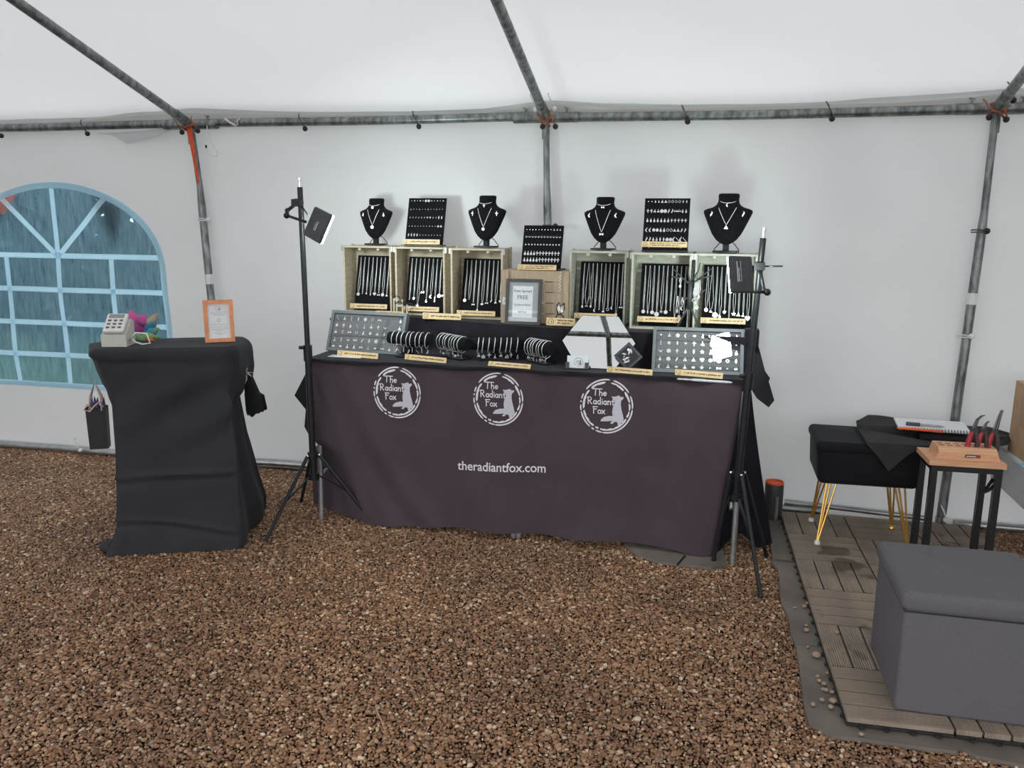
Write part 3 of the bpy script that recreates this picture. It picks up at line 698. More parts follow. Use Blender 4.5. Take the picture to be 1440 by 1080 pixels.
for cx, cz in ((-1.346, .643), (-.879, .640), (-.408, .637)):
    fn = lambda x, y: cloth_xz(cx+.112*x, cz+.118*y)
    a = MB(); g = MB(); logo(a, g, fn); o = a.build('printed_logo', M_print, tc, label='white round stamp print reading The Radiant Fox'); g.build('fox_silhouette', M_printgrey, o)
def text_mesh(s, width, fn, mb):
    cu = bpy.data.curves.new('text_source', 'FONT'); cu.body = s; cu.size = 1; cu.offset = .012
    o = bpy.data.objects.new('text_source', cu); col.objects.link(o)
    bpy.context.view_layer.update()
    me = bpy.data.meshes.new_from_object(o.evaluated_get(bpy.context.evaluated_depsgraph_get()))
    xs_ = [v.co.x for v in me.vertices]; k = width/(max(xs_)-min(xs_)); x0 = min(xs_)
    mb.add([fn((v.co.x-x0)*k, v.co.y*k) for v in me.vertices], [tuple(p.vertices) for p in me.polygons])
    bpy.data.objects.remove(o); bpy.data.curves.remove(cu); bpy.data.meshes.remove(me)
b = MB(); text_mesh('theradiantfox.com', .398, lambda x, y: cloth_xz(-1.064+x, .308+.014*(x/.4)+y*1.08), b)
b.build('printed_web_address', M_print, tc, label='white printed web address theradiantfox.com')

# dark cloth hanging at the far end of the table
def side_fn(u, v):
    xt, xb = .10+.075*u, .075+.242*u; x = xt+(xb-xt)*v**1.15
    y = 3.475+.145*u+.02*math.sin(u*8)*v; zb = .01+.075*math.sin(math.pi*min(1, u*1.25))**2*(u < .8)
    return (x, y, .77-(.77-zb)*v)
b = MB(); b.grid(side_fn, 24, 30)
tag(b.build('side_drape', M_navy, smooth=True, loc=(.2, 3.55, 0)), 'plain navy-black cloth hanging down the table end beside the decking', 'cloth')

# black velvet laid over the worktop and the raised back shelf
RY = [(-1.9, 3.905), (-1.34, 3.835), (-.93, 3.70), (-.6, 3.635), (.2, 3.575)]
RZ = .93
def riser_y(x): return interp(RY, x)
PROF = [(0, 0), (.05, 1), (.30, 2), (.45, 3), (.62, 4), (1, 5)]
def over_fn(u, v):
    x = -1.785+1.965*u; ry = riser_y(x)
    end = 0
    if u < .004 or u > .996: end = 1
    if v < .06:  y, z = 3.421+.004*math.sin(x*31), .761+.017*(v/.06)+.004*math.sin(x*13)
    elif v < .42:
        q = (v-.06)/.36; y = 3.421+(ry-.012-3.421)*q; z = .778+.0015*nz(x*9, y*9, 0, 2)+(.0 if q < .93 else .008*(q-.93)/.07)
    elif v < .60:
        q = (v-.42)/.18; z = .79+(RZ-.79)*q; y = ry+(-.010+.010*q)+.0065*nz(x*6, 0, z*16, 4)*math.sin(math.pi*min(1, q*1.05))
    else:
        q = (v-.60)/.40; y = ry+(4.075-ry)*q; z = RZ+.002*min(1, q*8)
    if end: z = min(z, .735)
    return (x, y, z)
b = MB(); b.grid(over_fn, 250, 60)
ov = b.build('velvet_cover', M_overlay, smooth='auto', loc=(-.8, 3.7, .74)); tag(ov, 'black velvet cover over the stall worktop and its raised back shelf', 'cloth')
def flap(pts, y, name='hanging_corner', dy=0.):
    b = MB(); n = len(pts); c = sum((Vector(p) for p in pts), Vector())/n
    ps = [Vector(p) for p in pts]; back = [p+Vector((0, .003, 0)) for p in ps]
    b.add(ps+back, [tuple(range(n)), tuple(range(2*n-1, n-1, -1))]+[(j, i, n+i, n+j) for i, j in [(i, (i+1) % n) for i in range(n)]])
    return b.build(name, M_blkcloth2, ov)
flap([(0.1523, 3.62, 0.9152), (0.1995, 3.62, 0.899), (0.2344, 3.6, 0.7886), (0.2556, 3.59, 0.7611), (0.2507, 3.59, 0.7487), (0.2782, 3.58, 0.6699), (0.2574, 3.58, 0.638), (0.2067, 3.59, 0.6728), (0.1783, 3.6, 0.7153)], 3.6)
flap([(-1.7633, 3.45, 0.7609), (-1.799, 3.46, 0.7142), (-1.8805, 3.48, 0.5878), (-1.8251, 3.48, 0.5227), (-1.8362, 3.48, 0.4394), (-1.8073, 3.47, 0.399), (-1.7621, 3.46, 0.4047)], 3.47)
b = MB(); b.rbox((0.1708, 3.6, 0.9308), (.058, .06, .07), .006, 2); b.build('shelf_end_fold', M_overlay, ov, smooth='auto')
b = MB(); b.ball((-1.7862, 3.44, 0.7714), .017, 10); b.build('bunched_corner', M_overlay, ov, smooth=True)

# under the table
b = MB(); P = [(-0.9577, 3.4973, 0.012), (-0.8659, 3.5343, 0.014), (-0.8701, 3.4709, 0.01), (-0.9026, 3.4676, 0.008)]
b.add([Vector(p) for p in P]+[Vector(p)-Vector((0, 0, .004)) for p in P], [(0, 1, 2, 3), (7, 6, 5, 4), (0, 4, 5, 1), (1, 5, 6, 2), (2, 6, 7, 3), (3, 7, 4, 0)])
tag(b.build('paper_scrap', M_paper, loc=P[0]), 'scrap of white paper peeping out under the tablecloth hem', 'paper')

# ------------------------------------------------------------------ small jewellery shapes, shared meshes
def poly_reg(n, r, a0=90, k=1.): return [(r*math.cos(R(a0+360*i/n)), k*r*math.sin(R(a0+360*i/n))) for i in range(n)]
def star(n, r0, r1): return [((r0 if i % 2 == 0 else r1)*math.cos(R(90+180*i/n)), (r0 if i % 2 == 0 else r1)*math.sin(R(90+180*i/n))) for i in range(2*n)]
SH = {
 'disc': [poly_reg(14, .5)], 'star': [star(5, .55, .24)], 'starfish': [star(5, .62, .13)], 'bar': [[(-.09, -.6), (.09, -.6), (.09, .6), (-.09, .6)]],
 'drop': [[(0, .6), (.14, .2), (.3, -.15), (.22, -.42), (0, -.52), (-.22, -.42), (-.3, -.15), (-.14, .2)]],
 'heart': [[(0, -.5), (.45, .05), (.5, .3), (.3, .48), (.1, .42), (0, .25), (-.1, .42), (-.3, .48), (-.5, .3), (-.45, .05)]],
 'moon': [[(.2, .5), (-.15, .42), (-.42, .1), (-.42, -.25), (-.15, -.5), (.2, -.55), (-.02, -.3), (-.1, 0), (-.02, .28)]],
 'cross': [[(-.1, .55), (.1, .55), (.1, .2), (.4, .2), (.4, .0), (.1, .0), (.1, -.55), (-.1, -.55), (-.1, 0), (-.4, 0), (-.4, .2), (-.1, .2)]],
 'leaf': [[(0, .6), (.2, .25), (.22, -.1), (0, -.6), (-.22, -.1), (-.2, .25)]],
 'bow': [[(-.5, .3), (0, .08), (.5, .3), (.5, -.3), (0, -.08), (-.5, -.3)]],
 'triangle': [[(0, .5), (.07, .42), (-.33, -.25), (.33, -.25), (.07, .42), (0, .5), (.5, -.4), (-.5, -.4)]],
 'bell': [[(-.06, .6), (.06, .6), (.1, .15), (.35, -.1), (.4, -.4), (-.4, -.4), (-.35, -.1), (-.1, .15)]],
 'bird': [[(-.55, .35), (-.2, .1), (0, -.1), (.25, .1), (.55, .3), (.35, -.15), (.05, -.4), (-.25, -.2)]],
 'feather': [[(.25, .6), (.3, .2), (.05, -.3), (-.2, -.6), (-.25, -.2), (0, .3)]],
 'oval': [poly_reg(12, .5, k=.62)], 'twig': [[(-.45, .45), (-.35, .5), (.4, -.35), (.45, -.5), (.3, -.42)]],
 'anchor': [[(-.05, .55), (.05, .55), (.06, -.3), (.35, -.15), (.3, -.4), (0, -.55), (-.3, -.4), (-.35, -.15), (-.06, -.3)]],
 'flower': [star(6, .5, .3)],
}
CH = {}
def charm_mesh(kind):
    if kind in CH: return CH[kind]
    b = MB()
    if kind == 'ring':
        b.tube([(.4*math.cos(a), 0, .4*math.sin(a)) for a in [2*math.pi*i/14 for i in range(14)]], .1, 5, True)
    elif kind == 'ball': b.ball((0, 0, 0), .42, 8)
    else:
        for p in SH[kind]: b.prism(p, .16)
    if kind not in ('ball', 'bar', 'twig'): b.tube([(.09*math.cos(a), 0, .60+.09*math.sin(a)) for a in [2*math.pi*i/6 for i in range(6)]], .035, 4, True)
    me = bpy.data.meshes.new('charm_'+kind); me.from_pydata([tuple(v) for v in b.v], [], b.f); me.update(); me.materials.append(M_silver)
    CH[kind] = me; return me
def scaled(M, s): return M @ Matrix.Diagonal((s, s, s, 1))
ORD = ['first', 'second', 'third', 'fourth', 'fifth', 'sixth', 'seventh', 'eighth', 'ninth', 'tenth', 'eleventh', 'twelfth', 'thirteenth']

# wooden name strips
def sign(p0, p1, lab, h=.024, lean=12, rows=1, group='engraved wooden name strips', seed=0):
    p0 = Vector(p0); p1 = Vector(p1); d = p1-p0; W = Vector((d.x, d.y, 0)).length; yaw = math.atan2(d.y, d.x)
    M = lean_frame(p0, yaw, R(lean)); rg = random.Random(seed+int(p0.x*1000))
    t = thing('name_strip', lab, 'sign', p0, group)
    b = MB(); b.box((W/2, .002, h/2), (W, .004, h), M); b.build('strip', M_sign, t)
    b = MB()
    b.prism(poly_reg(14, h*.40), .0006, M @ Matrix.Translation((h*.62, -.0004, h*.5)))
    b2 = MB(); b2.prism(poly_reg(14, h*.34), .0006, M @ Matrix.Translation((h*.62, -.0008, h*.5)))
    o = b.build('engraved_ring', M_engrave, t); b2.build('ring_centre', M_sign, o)
    b3 = MB(); b3.prism([(x*h*.26, z*h*.26) for x, z in FOX], .0005, M @ Matrix.Translation((h*.62, -.0012, h*.5))); b3.build('engraved_fox', M_engrave, o)
    b = MB()
    for r_ in range(rows):
        x = h*1.5; z = h*(.5 if rows == 1 else (.68 if r_ == 0 else .32)); xe = W*(.94 if r_ == 0 else .8)
        while x < xe:
            w = rg.uniform(.0018, .0045); hh = h*rg.uniform(.13, .26)/(1 if rows == 1 else 1.3)
            b.box((x+w/2, -.0003, z+rg.uniform(-.04, .06)*h), (w, .0005, hh), M); x += w+(.0009 if rg.random() < .8 else .004)
    b.build('engraved_lettering', M_engrave, t)
    for q in (.16, .86):
        b = MB(); b.box((W*q, .006, .002), (.006, .02, .006), M); b.build('foot', M_sign, t)
    return t

# ------------------------------------------------------------------ crates on the raised shelf
CZ = RZ+.003
CW, CD, CHH = .258, .15, .335
def crate(cx, y, wood, lab, w=CW, h=CHH, closed=False):
    t = thing('wooden_crate', lab, 'crate', (cx, y, CZ), 'small wooden crates on the raised shelf')
    T = .009
    def p(nm, c, d):
        b = MB(); b.box((cx+c[0], y+c[1], CZ+c[2]), d); return b.build(nm, wood, t)
    pd = CD/2-.002
    if not closed:
        for k in (0, 1):
            yy = CD*(.25+.5*k)
            for s in (-1, 1): p('side_board', (s*(w/2-T/2), yy, h/2), (T, pd, h))
            p('top_board', (0, yy, h-T/2), (w-2*T-.002, pd, T)); p('bottom_board', (0, yy, T/2), (w-2*T-.002, pd, T))
        n = 4; ph = (h-2*T)/n
        for k in range(n): p('back_slat', (0, CD-T/2, T+ph*(k+.5)), (w-2*T-.002, T, ph-.003))
        for s in (-1, 1):
            p('corner_batten', (s*(w/2+.005), CD-.014, h/2+.003), (.008, .028, h+.004))
            b = MB(); b.box((cx+s*(w/2+.004), y+.010, CZ+h-.014), (.010, .018, .026)); b.build('metal_corner', M_steel_plain, t)
        for s in (-.05, .05):
            b = MB(); b.ball((cx+s, y+.03, CZ+h-T-.007), .009, 8); b.build('pale_knob', M_white, t, smooth=True)
    else:
        n = 5; ph = h/n
        for k in range(n): p('front_slat', (0, T/2, ph*(k+.5)), (w, T, ph-.0035))
        for s in (-1, 1):
            p('side_board', (s*(w/2-T/2), CD/2+T/2, h/2), (T, CD-T, h))
        p('top_board', (0, CD/2+T/2, h-T/2), (w-2*T-.002, CD-T-.002, T)); p('bottom_board', (0, CD/2+T/2, T/2), (w-2*T-.002, CD-T-.002, T))
        p('batten', (-w/2+.017, -.0045, h/2), (.034, .008, h)); p('batten', (w/2-.012, -.0045, h/2), (.024, .008, h))
        b = MB(); b.box((cx-w/2+.018, y-.011, CZ+h*.42), (.018, .004, .034)); b.ball((cx-w/2+.018, y-.014, CZ+h*.43), .004, 6); b.build('latch_plate', M_white, t)
        b = MB(); b.bar((cx+w/2-.05, y+.02, CZ+h+.006), (cx+w/2-.02, y+.02, CZ+h+.010), .01, .008); b.build('black_clip', M_black, t)
    return t
CR = [(-1.696, 3.94, M_crateA, 'pale wooden crate nearest the tripod lamp with tilted panel'), (-1.405, 3.91, M_crateA, 'pale wooden crate under the stud earring board'),
      (-1.098, 3.85, M_crateA, 'pale wooden crate beside the grey framed notice'), None,
      (-.510, 3.79, M_crateB, 'weathered wooden crate behind the hexagonal mirror'), (-.222, 3.715, M_crateB, 'grey green crate under the tallest earring board'), (.052, 3.715, M_crateB, 'grey green crate half hidden by the dark lamp panel')]
for c in CR:
    if c: crate(*c)
crate(-.792, 3.752, M_crateC, 'tan crate turned face down behind the grey framed notice', w=.315, h=.243, closed=True)

# necklace boards: one in each open crate, chains hung from its upper edge
P0 = ['drop', 'drop', 'leaf', 'drop', 'disc', 'drop', 'bow', 'drop', 'bar']
PENDS = {0: (['disc', 'ball', 'drop', 'leaf', 'heart', 'bow', 'disc', 'bell', 'bar'], [.62, .62, .60, .62, .61, .63, .62, .63, .62]),
         1: (['ball', 'flower', 'starfish', 'bow', 'drop', 'moon', 'bar', 'disc', 'bow'], [.69, .66, .78, .55, .70, .62, .66, .60, .60]),
         2: (['disc', 'ball', 'bow', 'drop', 'oval', 'bow', 'feather', 'bell', 'flower'], [.64, .63, .71, .80, .70, .68, .64, .66, .64]),
         4: (['drop', 'triangle', 'drop', 'moon', 'ball', 'bell', 'ring', 'moon', 'flower', 'bow'], [.70, .68, .69, .76, .75, .77, .74, .71, .82, .70]),
         5: (['disc', 'leaf', 'disc', 'disc', 'starfish', 'disc', 'ball', 'bar', 'star', 'drop'], [.72, .73, .73, .75, .71, .72, .70, .80, .78, .72]),
         6: (['disc', 'triangle', 'disc', 'drop', 'flower', 'feather', 'starfish', 'bell', 'anchor', 'heart'], [.66, .68, .73, .76, .69, .82, .71, .73, .73, .77])}
WHICH = {0: 'crate nearest the tilted lamp panel', 1: 'crate under the stud earring board', 2: 'crate beside the grey framed notice', 4: 'crate behind the hexagonal mirror', 5: 'crate under the tallest earring board', 6: 'crate behind the dark lamp panel'}
for i, (kinds, lens) in PENDS.items():
    cx, y = CR[i][0], CR[i][1]; H = .282; W = .212; lean = R(15)
    O = Vector((cx-W/2+.014, y+.035, CZ+.010)); M = lean_frame(O, 0, lean)
    b = MB(); b.box((W/2, .004, H/2), (W, .008, H), M)
    bd = b.build('necklace_board', M_velvet, loc=O); tag(bd, 'black velvet necklace board inside the '+WHICH[i], 'display board', 'black necklace boards in the crates')
    n = len(kinds)
    for k in range(n):
        u = W*(.085+.84*k/(n-1)); top = .955*H; ln = lens[k]*H*(.94 if i > 3 else 1); bot = top-ln*1.03
        sp = .0030 if (k*7+i) % 3 else .006
        if kinds[k] in ('triangle',): sp = .011
        rg = random.Random(k*31+i)
        lab = ('silver necklace with %s pendant, %s of %s in the %s' % (kinds[k], ORD[k], ('nine' if n == 9 else 'ten'), WHICH[i]))
        nb = MB(); w1, w2 = rg.uniform(-.002, .002), rg.uniform(-.002, .002)
        pts = [(u-.0012, -.003, top), (u-sp*.5+w1, -.003, top-.35*ln), (u-sp*.85, -.003, top-.8*ln), (u-sp*.35, -.003, bot), (u+sp*.35, -.003, bot), (u+sp*.85, -.003, top-.8*ln), (u+sp*.5+w2, -.003, top-.35*ln), (u+.0012, -.003, top)]
        nb.tube(pts, .0011, 5, True, M); nb.ball((u, -.003, top+.002), .0022, 6); nb.v[-42:] = [M @ v for v in nb.v[-42:]]
        o = nb.build('necklace', M_chain, smooth=True, loc=M @ Vector((u, -.003, top))); tag(o, lab, 'necklace', 'chains hung in the crates')
        s = {'disc': .017, 'heart': .018, 'star': .018, 'starfish': .018, 'bar': .02, 'ball': .010}.get(kinds[k], .015)
        if i == 5 and k == 3: s = .021
        if i == 6 and k in (2, 9): s = .022
        put(charm_mesh(kinds[k]), 'pendant', scaled(M @ Matrix.Translation((u, -.004, bot-s*.55)), s), o)

# name strips belonging to the crates
for (a, c, lab, kw) in (
    ((-1.7887, 3.925, 0.9559), (-1.5883, 3.925, 0.9445), 'wooden name strip at the foot of the necklaces nearest the tilted lamp panel', {}),
    ((-1.4968, 3.895, 0.9543), (-1.3037, 3.895, 0.9432), 'wooden name strip inside the crate under the stud earring board', {}),
    ((-1.1935, 3.835, 0.9502), (-1.002, 3.835, 0.9431), 'wooden name strip inside the crate beside the grey framed notice', {}),
    ((-0.6115, 3.775, 0.9638), (-0.4153, 3.775, 0.9545), 'wooden name strip partly behind the top of the hexagonal mirror', {}),
    ((-0.316, 3.7, 0.9671), (-0.127, 3.7, 0.9583), 'wooden name strip inside the crate under the tallest earring board', {}),
    ((-0.0425, 3.7, 0.9707), (0.1464, 3.7, 0.9592), 'wooden name strip in the crate behind the dark lamp panel', {}),
    ((-1.3605, 3.815, 0.9293), (-1.1615, 3.8, 0.9245), 'wooden name strip on the shelf edge between two crates', {'h': .03}),
    ((-0.7182, 3.66, 0.9412), (-0.5871, 3.65, 0.9346), 'short wooden name strip below the little black cat ornament', {'h': .034, 'rows': 2}),
    ((-1.6267, 3.87, 0.942), (-1.4764, 3.86, 0.9341), 'wooden name strip behind the upper edge of the tilted charm tray', {'h': .012}),
    ((-1.4999, 3.93, 1.2815), (-1.3083, 3.93, 1.2706), 'wooden name strip at the foot of the stud earring board', {}),
    ((-0.8743, 3.757, 1.1797), (-0.6949, 3.757, 1.1708), 'wooden name strip at the foot of the lowest earring board', {'rows': 2}),
    ((-0.3121, 3.73, 1.2925), (-0.116, 3.73, 1.2834), 'wooden name strip at the foot of the tallest earring board', {'rows': 2})):
    sign(a, c, lab, **kw)
b = MB(); q0 = Vector((-0.185, 3.65, 0.9468)); q1 = Vector((0.0077, 3.65, 0.9388)); b.box(((q0.x+q1.x)/2, 3.652, RZ+.010), (q1.x-q0.x, .045, .014))
tag(b.build('wood_block', M_sign, loc=(q0.x, 3.65, RZ+.003)), 'flat wooden block under the feet of the black jewellery tree', 'block')

# earring boards
def earring_board(BL, BR, H, lean, rows, kinds_fn, lab, who):
    BL = Vector(BL); BR = Vector(BR); d = BR-BL; W = d.length; yaw = math.atan2(d.y, d.x); M = lean_frame(BL, yaw, R(lean))
    t = thing('earring_board', lab, 'display board', BL, 'black earring boards')
    b = MB(); b.box((W/2, .003, H/2), (W, .006, H), M); b.build('board', M_velvet, t)
    foot = M @ Vector((W/2, 0, 0))
    b = MB(); b.box((W/2, .02, .003), (W*1.02, .06, .006), Matrix.Translation(BL) @ Matrix.Rotation(yaw, 4, 'Z')); b.build('stand_foot', M_black, t)
    b = MB(); b.bar(M @ Vector((W/2, .006, H*.6)), (foot.x, foot.y+.085, BL.z+.003), .02, .004); b.build('rear_strut', M_black, t)
    for r_, v in enumerate(rows):
        n = 12
        for k in range(n):
            kind, s = kinds_fn(r_, k); u = W*(.08+.84*k/(n-1))
            o = put(charm_mesh(kind), 'earring', scaled(M @ Matrix.Translation((u, -.0015, v*H)), s))
            tag(o, 'tiny silver %s earring, %s along the %s row of the %s' % (kind, ORD[k], ('top', 'second', 'middle', 'fourth', 'bottom')[r_], who), 'earring', 'earrings in the %s row of the %s' % (('top', 'second', 'middle', 'fourth', 'bottom')[r_], who))
def kf1(r_, k):
    if r_ == 0: return ('disc', .0125) if k in (5, 6) else (('oval', .008) if k % 2 else ('ball', .007))
    if r_ == 2: return ('leaf', .015) if k > 9 else (('heart', .009) if k in (6, 7) else ('feather', .008))
    if r_ == 4: return ('leaf', .014) if k < 4 else ('ball', .0065)
    if r_ == 3: return ('disc', .010) if k > 9 else ('ball', .0065)
    return ('ball', .006) if k % 3 else ('triangle', .008)
def kf2(r_, k):
    if r_ < 3: return (('ball', .006), ('bird', .011), ('disc', .007))[r_] if not (r_ == 0 and k > 8) else ('triangle', .009)
    if r_ == 3: return ('drop', .018) if k < 4 else ('cross', .017)
    return ('drop', .018) if k < 5 else ('cross', .017)
def kf3(r_, k):
    if r_ == 0: return [('ball', .008), ('ball', .008), ('drop', .011), ('drop', .011), ('triangle', .013), ('triangle', .013), ('ring', .012), ('ring', .012), ('ring', .011), ('ring', .012), ('leaf', .011), ('leaf', .012)][k]
    if r_ == 1: return [('cross', .015), ('cross', .015), ('bell', .014), ('bell', .014), ('disc', .016), ('disc', .016), ('feather', .016), ('feather', .016), ('bow', .014), ('bow', .014), ('drop', .014), ('drop', .014)][k]
    if r_ == 2: return ('drop', .016) if k < 7 else ('cross', .014)
    if r_ == 3: return [('moon', .017), ('moon', .017), ('disc', .014), ('disc', .014), ('drop', .017), ('drop', .017), ('ring', .014), ('ring', .014), ('triangle', .014), ('triangle', .014), ('feather', .015), ('feather', .015)][k]
    return [('feather', .017), ('feather', .017), ('drop', .016), ('drop', .016), ('leaf', .016), ('leaf', .016), ('disc', .015), ('disc', .015), ('moon', .02), ('twig', .02), ('moon', .02), ('twig', .02)][k]
def on_z(p, z): return (p[0], p[1], z)
earring_board(on_z((-1.4981, 3.955, 1.2842), 1.2715), on_z((-1.3018, 3.955, 1.2767), 1.2715), .245, 18, (.94, .765, .59, .41, .225), kf1, 'black square earring board of small studs on a pale crate', 'stud earring board')
earring_board(on_z((-0.8673, 3.785, 1.175), 1.1795), on_z((-0.6803, 3.785, 1.1694), 1.1795), .212, 20, (.90, .735, .56, .36, .215), kf2, 'lowest black earring board, on the tan crate by the post', 'lowest earring board')
earring_board(on_z((-0.3113, 3.76, 1.2885), 1.2715), on_z((-0.1139, 3.76, 1.2823), 1.2715), .240, 16, (.935, .755, .58, .40, .225), kf3, 'tallest black earring board of hanging earrings on a grey green crate', 'tallest earring board')

# necklace busts
def bust(base, h, lab, pend, ear, who, yaw=0., chok='ball'):
    B = Vector(base); t = thing('necklace_bust', lab, 'bust', B, 'black necklace busts on the crates')
    M = Matrix.Translation(B) @ Matrix.Rotation(yaw, 4, 'Z'); s = h/.225
    prof = [(.032, .012, .010), (.038, .023, .016), (.050, .036, .020), (.070, .049, .023), (.095, .060, .026), (.120, .070, .028), (.140, .078, .029), (.152, .082, .028), (.160, .081, .027), (.166, .070, .027), (.172, .052, .028), (.180, .041, .028), (.190, .036, .029), (.200, .0345, .029), (.216, .0355, .030), (.222, .034, .029), (.224, .028, .024)]
    prof = [(.029, .005, .005)]+prof
    def dy(z): return -.012*max(0, (z-.03)/.19)+.030*(1-(z-.03)/.19)*0
    def cyl(z): return .02+.022*(z-.03)/.19
    b = MB(); n = 24; vs = []; fs = []
    for z, wx, wy in prof:
        for k in range(n):
            a = 2*math.pi*k/n; c, q = math.cos(a), math.sin(a)
            e = .8 if wx > .04 else 1
            vs.append(Vector((1.13*wx*math.copysign(abs(c)**e, c), cyl(z)+wy*math.copysign(abs(q)**e, q), z))*s)
    for i in range(len(prof)-1):
        for k in range(n): fs.append((i*n+k, i*n+(k+1) % n, (i+1)*n+(k+1) % n, (i+1)*n+k))
    fs.append(tuple(reversed(range(n)))); fs.append(tuple((len(prof)-1)*n+k for k in range(n)))
    b.add(vs, fs, M); b.build('bust_form', M_velvet, t, smooth='auto')
    b = MB(); b.box((0, .028*s, .022*s), (.022*s, .018*s, .044*s), M); b.build('stem', M_blkcloth, t)
    b = MB(); b.rbox((0, .022*s, .004), (.094*s, .06*s, .008), .003, 2, M); b.build('base', M_black, t, smooth='auto')
    for q in (-1, 1):
        b = MB(); b.tube([(q*.012, .035, .05*s), (q*.03, .05, .035*s), (q*.052, .052, .012*s), (q*.054, .05, 0)], .0022, 6, M=M); b.build('wire_leg', M_dgrey, t, smooth=True)
    def fr(x, z):   # front surface depth at x, z
        for (z0, w0, d0), (z1, w1, d1) in zip(prof, prof[1:]):
            if z0 <= z <= z1:
                f = (z-z0)/(z1-z0); w = w0+(w1-w0)*f; d = d0+(d1-d0)*f; break
        else: w, d = .033, .027
        return cyl(z)-d*max(0, 1-min(1, abs(x)/w)**2.2)**.5-.0015
    def P3(x, z): return M @ (Vector((x, fr(x, z), z))*s)
    lo = pend[1]
    pts = [P3(q*.038*(1-k), .182-(.182-lo)*k**.9) for q, ks in ((-1, [i/9 for i in range(9)]), (1, [1-i/9 for i in range(10)])) for k in ks]
    b = MB(); b.tube(pts, .0015, 5); o = b.build('necklace', M_chain, smooth=True, loc=pts[0]); tag(o, 'silver chain with %s pendant worn by the %s' % (pend[0], who), 'necklace')
    Mp = Matrix.Translation(P3(0, lo-.008)+Vector((0, -.003, 0)))
    put(charm_mesh(pend[0]), 'pendant', scaled(Mp, .017*s), o)
    pts = [P3(.033*math.sin(a), .200-.012*math.cos(a)) for a in [R(-80+16*i) for i in range(11)]]
    b = MB(); b.tube(pts, .0014, 5); o = b.build('choker', M_chain, smooth=True, loc=pts[0]); tag(o, 'thin silver choker round the neck of the '+who, 'necklace')
    put(charm_mesh(chok), 'pendant', scaled(Matrix.Translation(P3(0, .180)+Vector((0, -.004, 0))), .013*s), o)
    for q, nm in ((-1, 'one'), (1, 'the other')):
        o = put(charm_mesh(ear), 'earring', scaled(Matrix.Translation(P3(q*.060, .146)+Vector((0, -.003, 0))), .0165*s)); tag(o, 'silver %s earring on %s shoulder of the %s' % (ear, ('the window-side', 'the stool-side')[q > 0], who), 'earring', 'pair on the '+who)
bust((-1.676, 3.975, 1.2715), .232, 'black necklace bust with disc pendant, nearest the tilted lamp panel', ('disc', .095), 'drop', 'bust nearest the tilted lamp panel', R(-13), 'disc')
bust((-1.075, 3.89, 1.2715), .245, 'black necklace bust with flower pendant, between two earring boards', ('flower', .088), 'cross', 'bust with flower pendant', R(-14), 'cross')
bust((-.503, 3.83, 1.2715), .238, 'black necklace bust with bow pendant above the hexagonal mirror', ('bow', .075), 'moon', 'bust above the hexagonal mirror', R(-13), 'bow')
bust((.043, 3.755, 1.2715), .252, 'tallest black necklace bust, above the dark lamp panel', ('triangle', .105), 'feather', 'tallest bust', R(-8), 'moon')

# grey framed notice leaning on the tan crate
O = Vector((-0.9209, 3.7, 0.9287)); O.z = RZ+.004; M = lean_frame(O, R(-1), R(8)); W, H = .167, .208
t = thing('framed_notice', 'grey framed notice with white handwritten card against the tan crate', 'notice', O)
for c, d in (((W/2, .006, H-.007), (W, .012, .014)), ((W/2, .006, .007), (W, .012, .014)), ((.007, .006, H/2), (.014, .012, H-.028)), ((W-.007, .006, H/2), (.014, .012, H-.028))):
    b = MB(); b.box(c, d, M); b.build('frame_rail', M_framegrey, t)
b = MB(); b.box((W/2, .008, H/2), (W-.028, .003, H-.028), M); b.build('mount', M_mount, t)
b = MB(); b.box((W/2-.004, .006, H/2), (.094, .001, .142), M); cd = b.build('card', M_paper, t)
for s, z, w in (('Even Spread', .148, .082), ('FREE', .116, .050), ('Guidance Book', .086, .080), ('service', .054, .040)):
    b = MB(); text_mesh(s, w, lambda x, y: M @ Vector((W/2-.004-w/2+x, .0050, z+y)), b); b.build('handwriting', M_ink, cd)
b = MB(); b.box((W/2, .0035, H/2), (W-.028, .0012, H-.028), M); b.build('glazing', M_glass, t)

# black cat ornament with a dangling chain
O = Vector((-0.664, 3.7, 0.9544)); O.z = RZ+.004
t = thing('cat_ornament', 'small black wire cat ornament standing against the tan crate', 'ornament', O)
M = Matrix.Translation(O)
b = MB(); b.tube([(-.022, 0, .001), (-.021, 0, .03), (-.012, 0, .048), (0, 0, .052), (.013, 0, .048), (.021, 0, .03), (.020, 0, .001)], .0028, 6, M=M); b.build('wire_body', M_black, t, smooth=True)
b = MB(); b.tube([(-.008, 0, .052), (-.014, 0, .075), (-.012, 0, .098), (.002, 0, .090), (.018, 0, .100), (.022, 0, .080), (.012, 0, .060), (-.004, 0, .052)], .0028, 6, M=M); b.build('wire_head', M_black, t, smooth=True)
for k, (x0, x1) in enumerate(((-.008, .0), (.016, .022))):
    b = MB(); b.prism([(-.006, 0), (.006, 0), (.0, .014)], .004, M @ Matrix.Translation((x0+.002, 0, .096))); b.build('ear', M_black, t)
for (x, z, kd, s) in ((-.004, .078, 'leaf', .03), (.010, .074, 'drop', .026), (-.006, .022, 'leaf', .03), (.006, .020, 'leaf', .028)):
    o = put(charm_mesh(kd), 'silver_charm', scaled(M @ Matrix.Translation((x, -.004, z)), s), t)
cb = Vector((-0.6648, 3.7, 1.1655)); b = MB(); b.tube([cb+Vector((.0055*math.sin(i*1.9), -.004, -.0047*i)) for i in range(18)], .0011, 5)
b.tube([(-0.6649, 3.7, 1.1718), (-0.6708, 3.75, 1.1781)], .0015, 5)
tag(b.build('dangling_chain', M_chain, smooth=True, loc=(-0.6648, 3.7, 1.1655)), 'thin twisted chain dangling above the black cat ornament', 'chain')

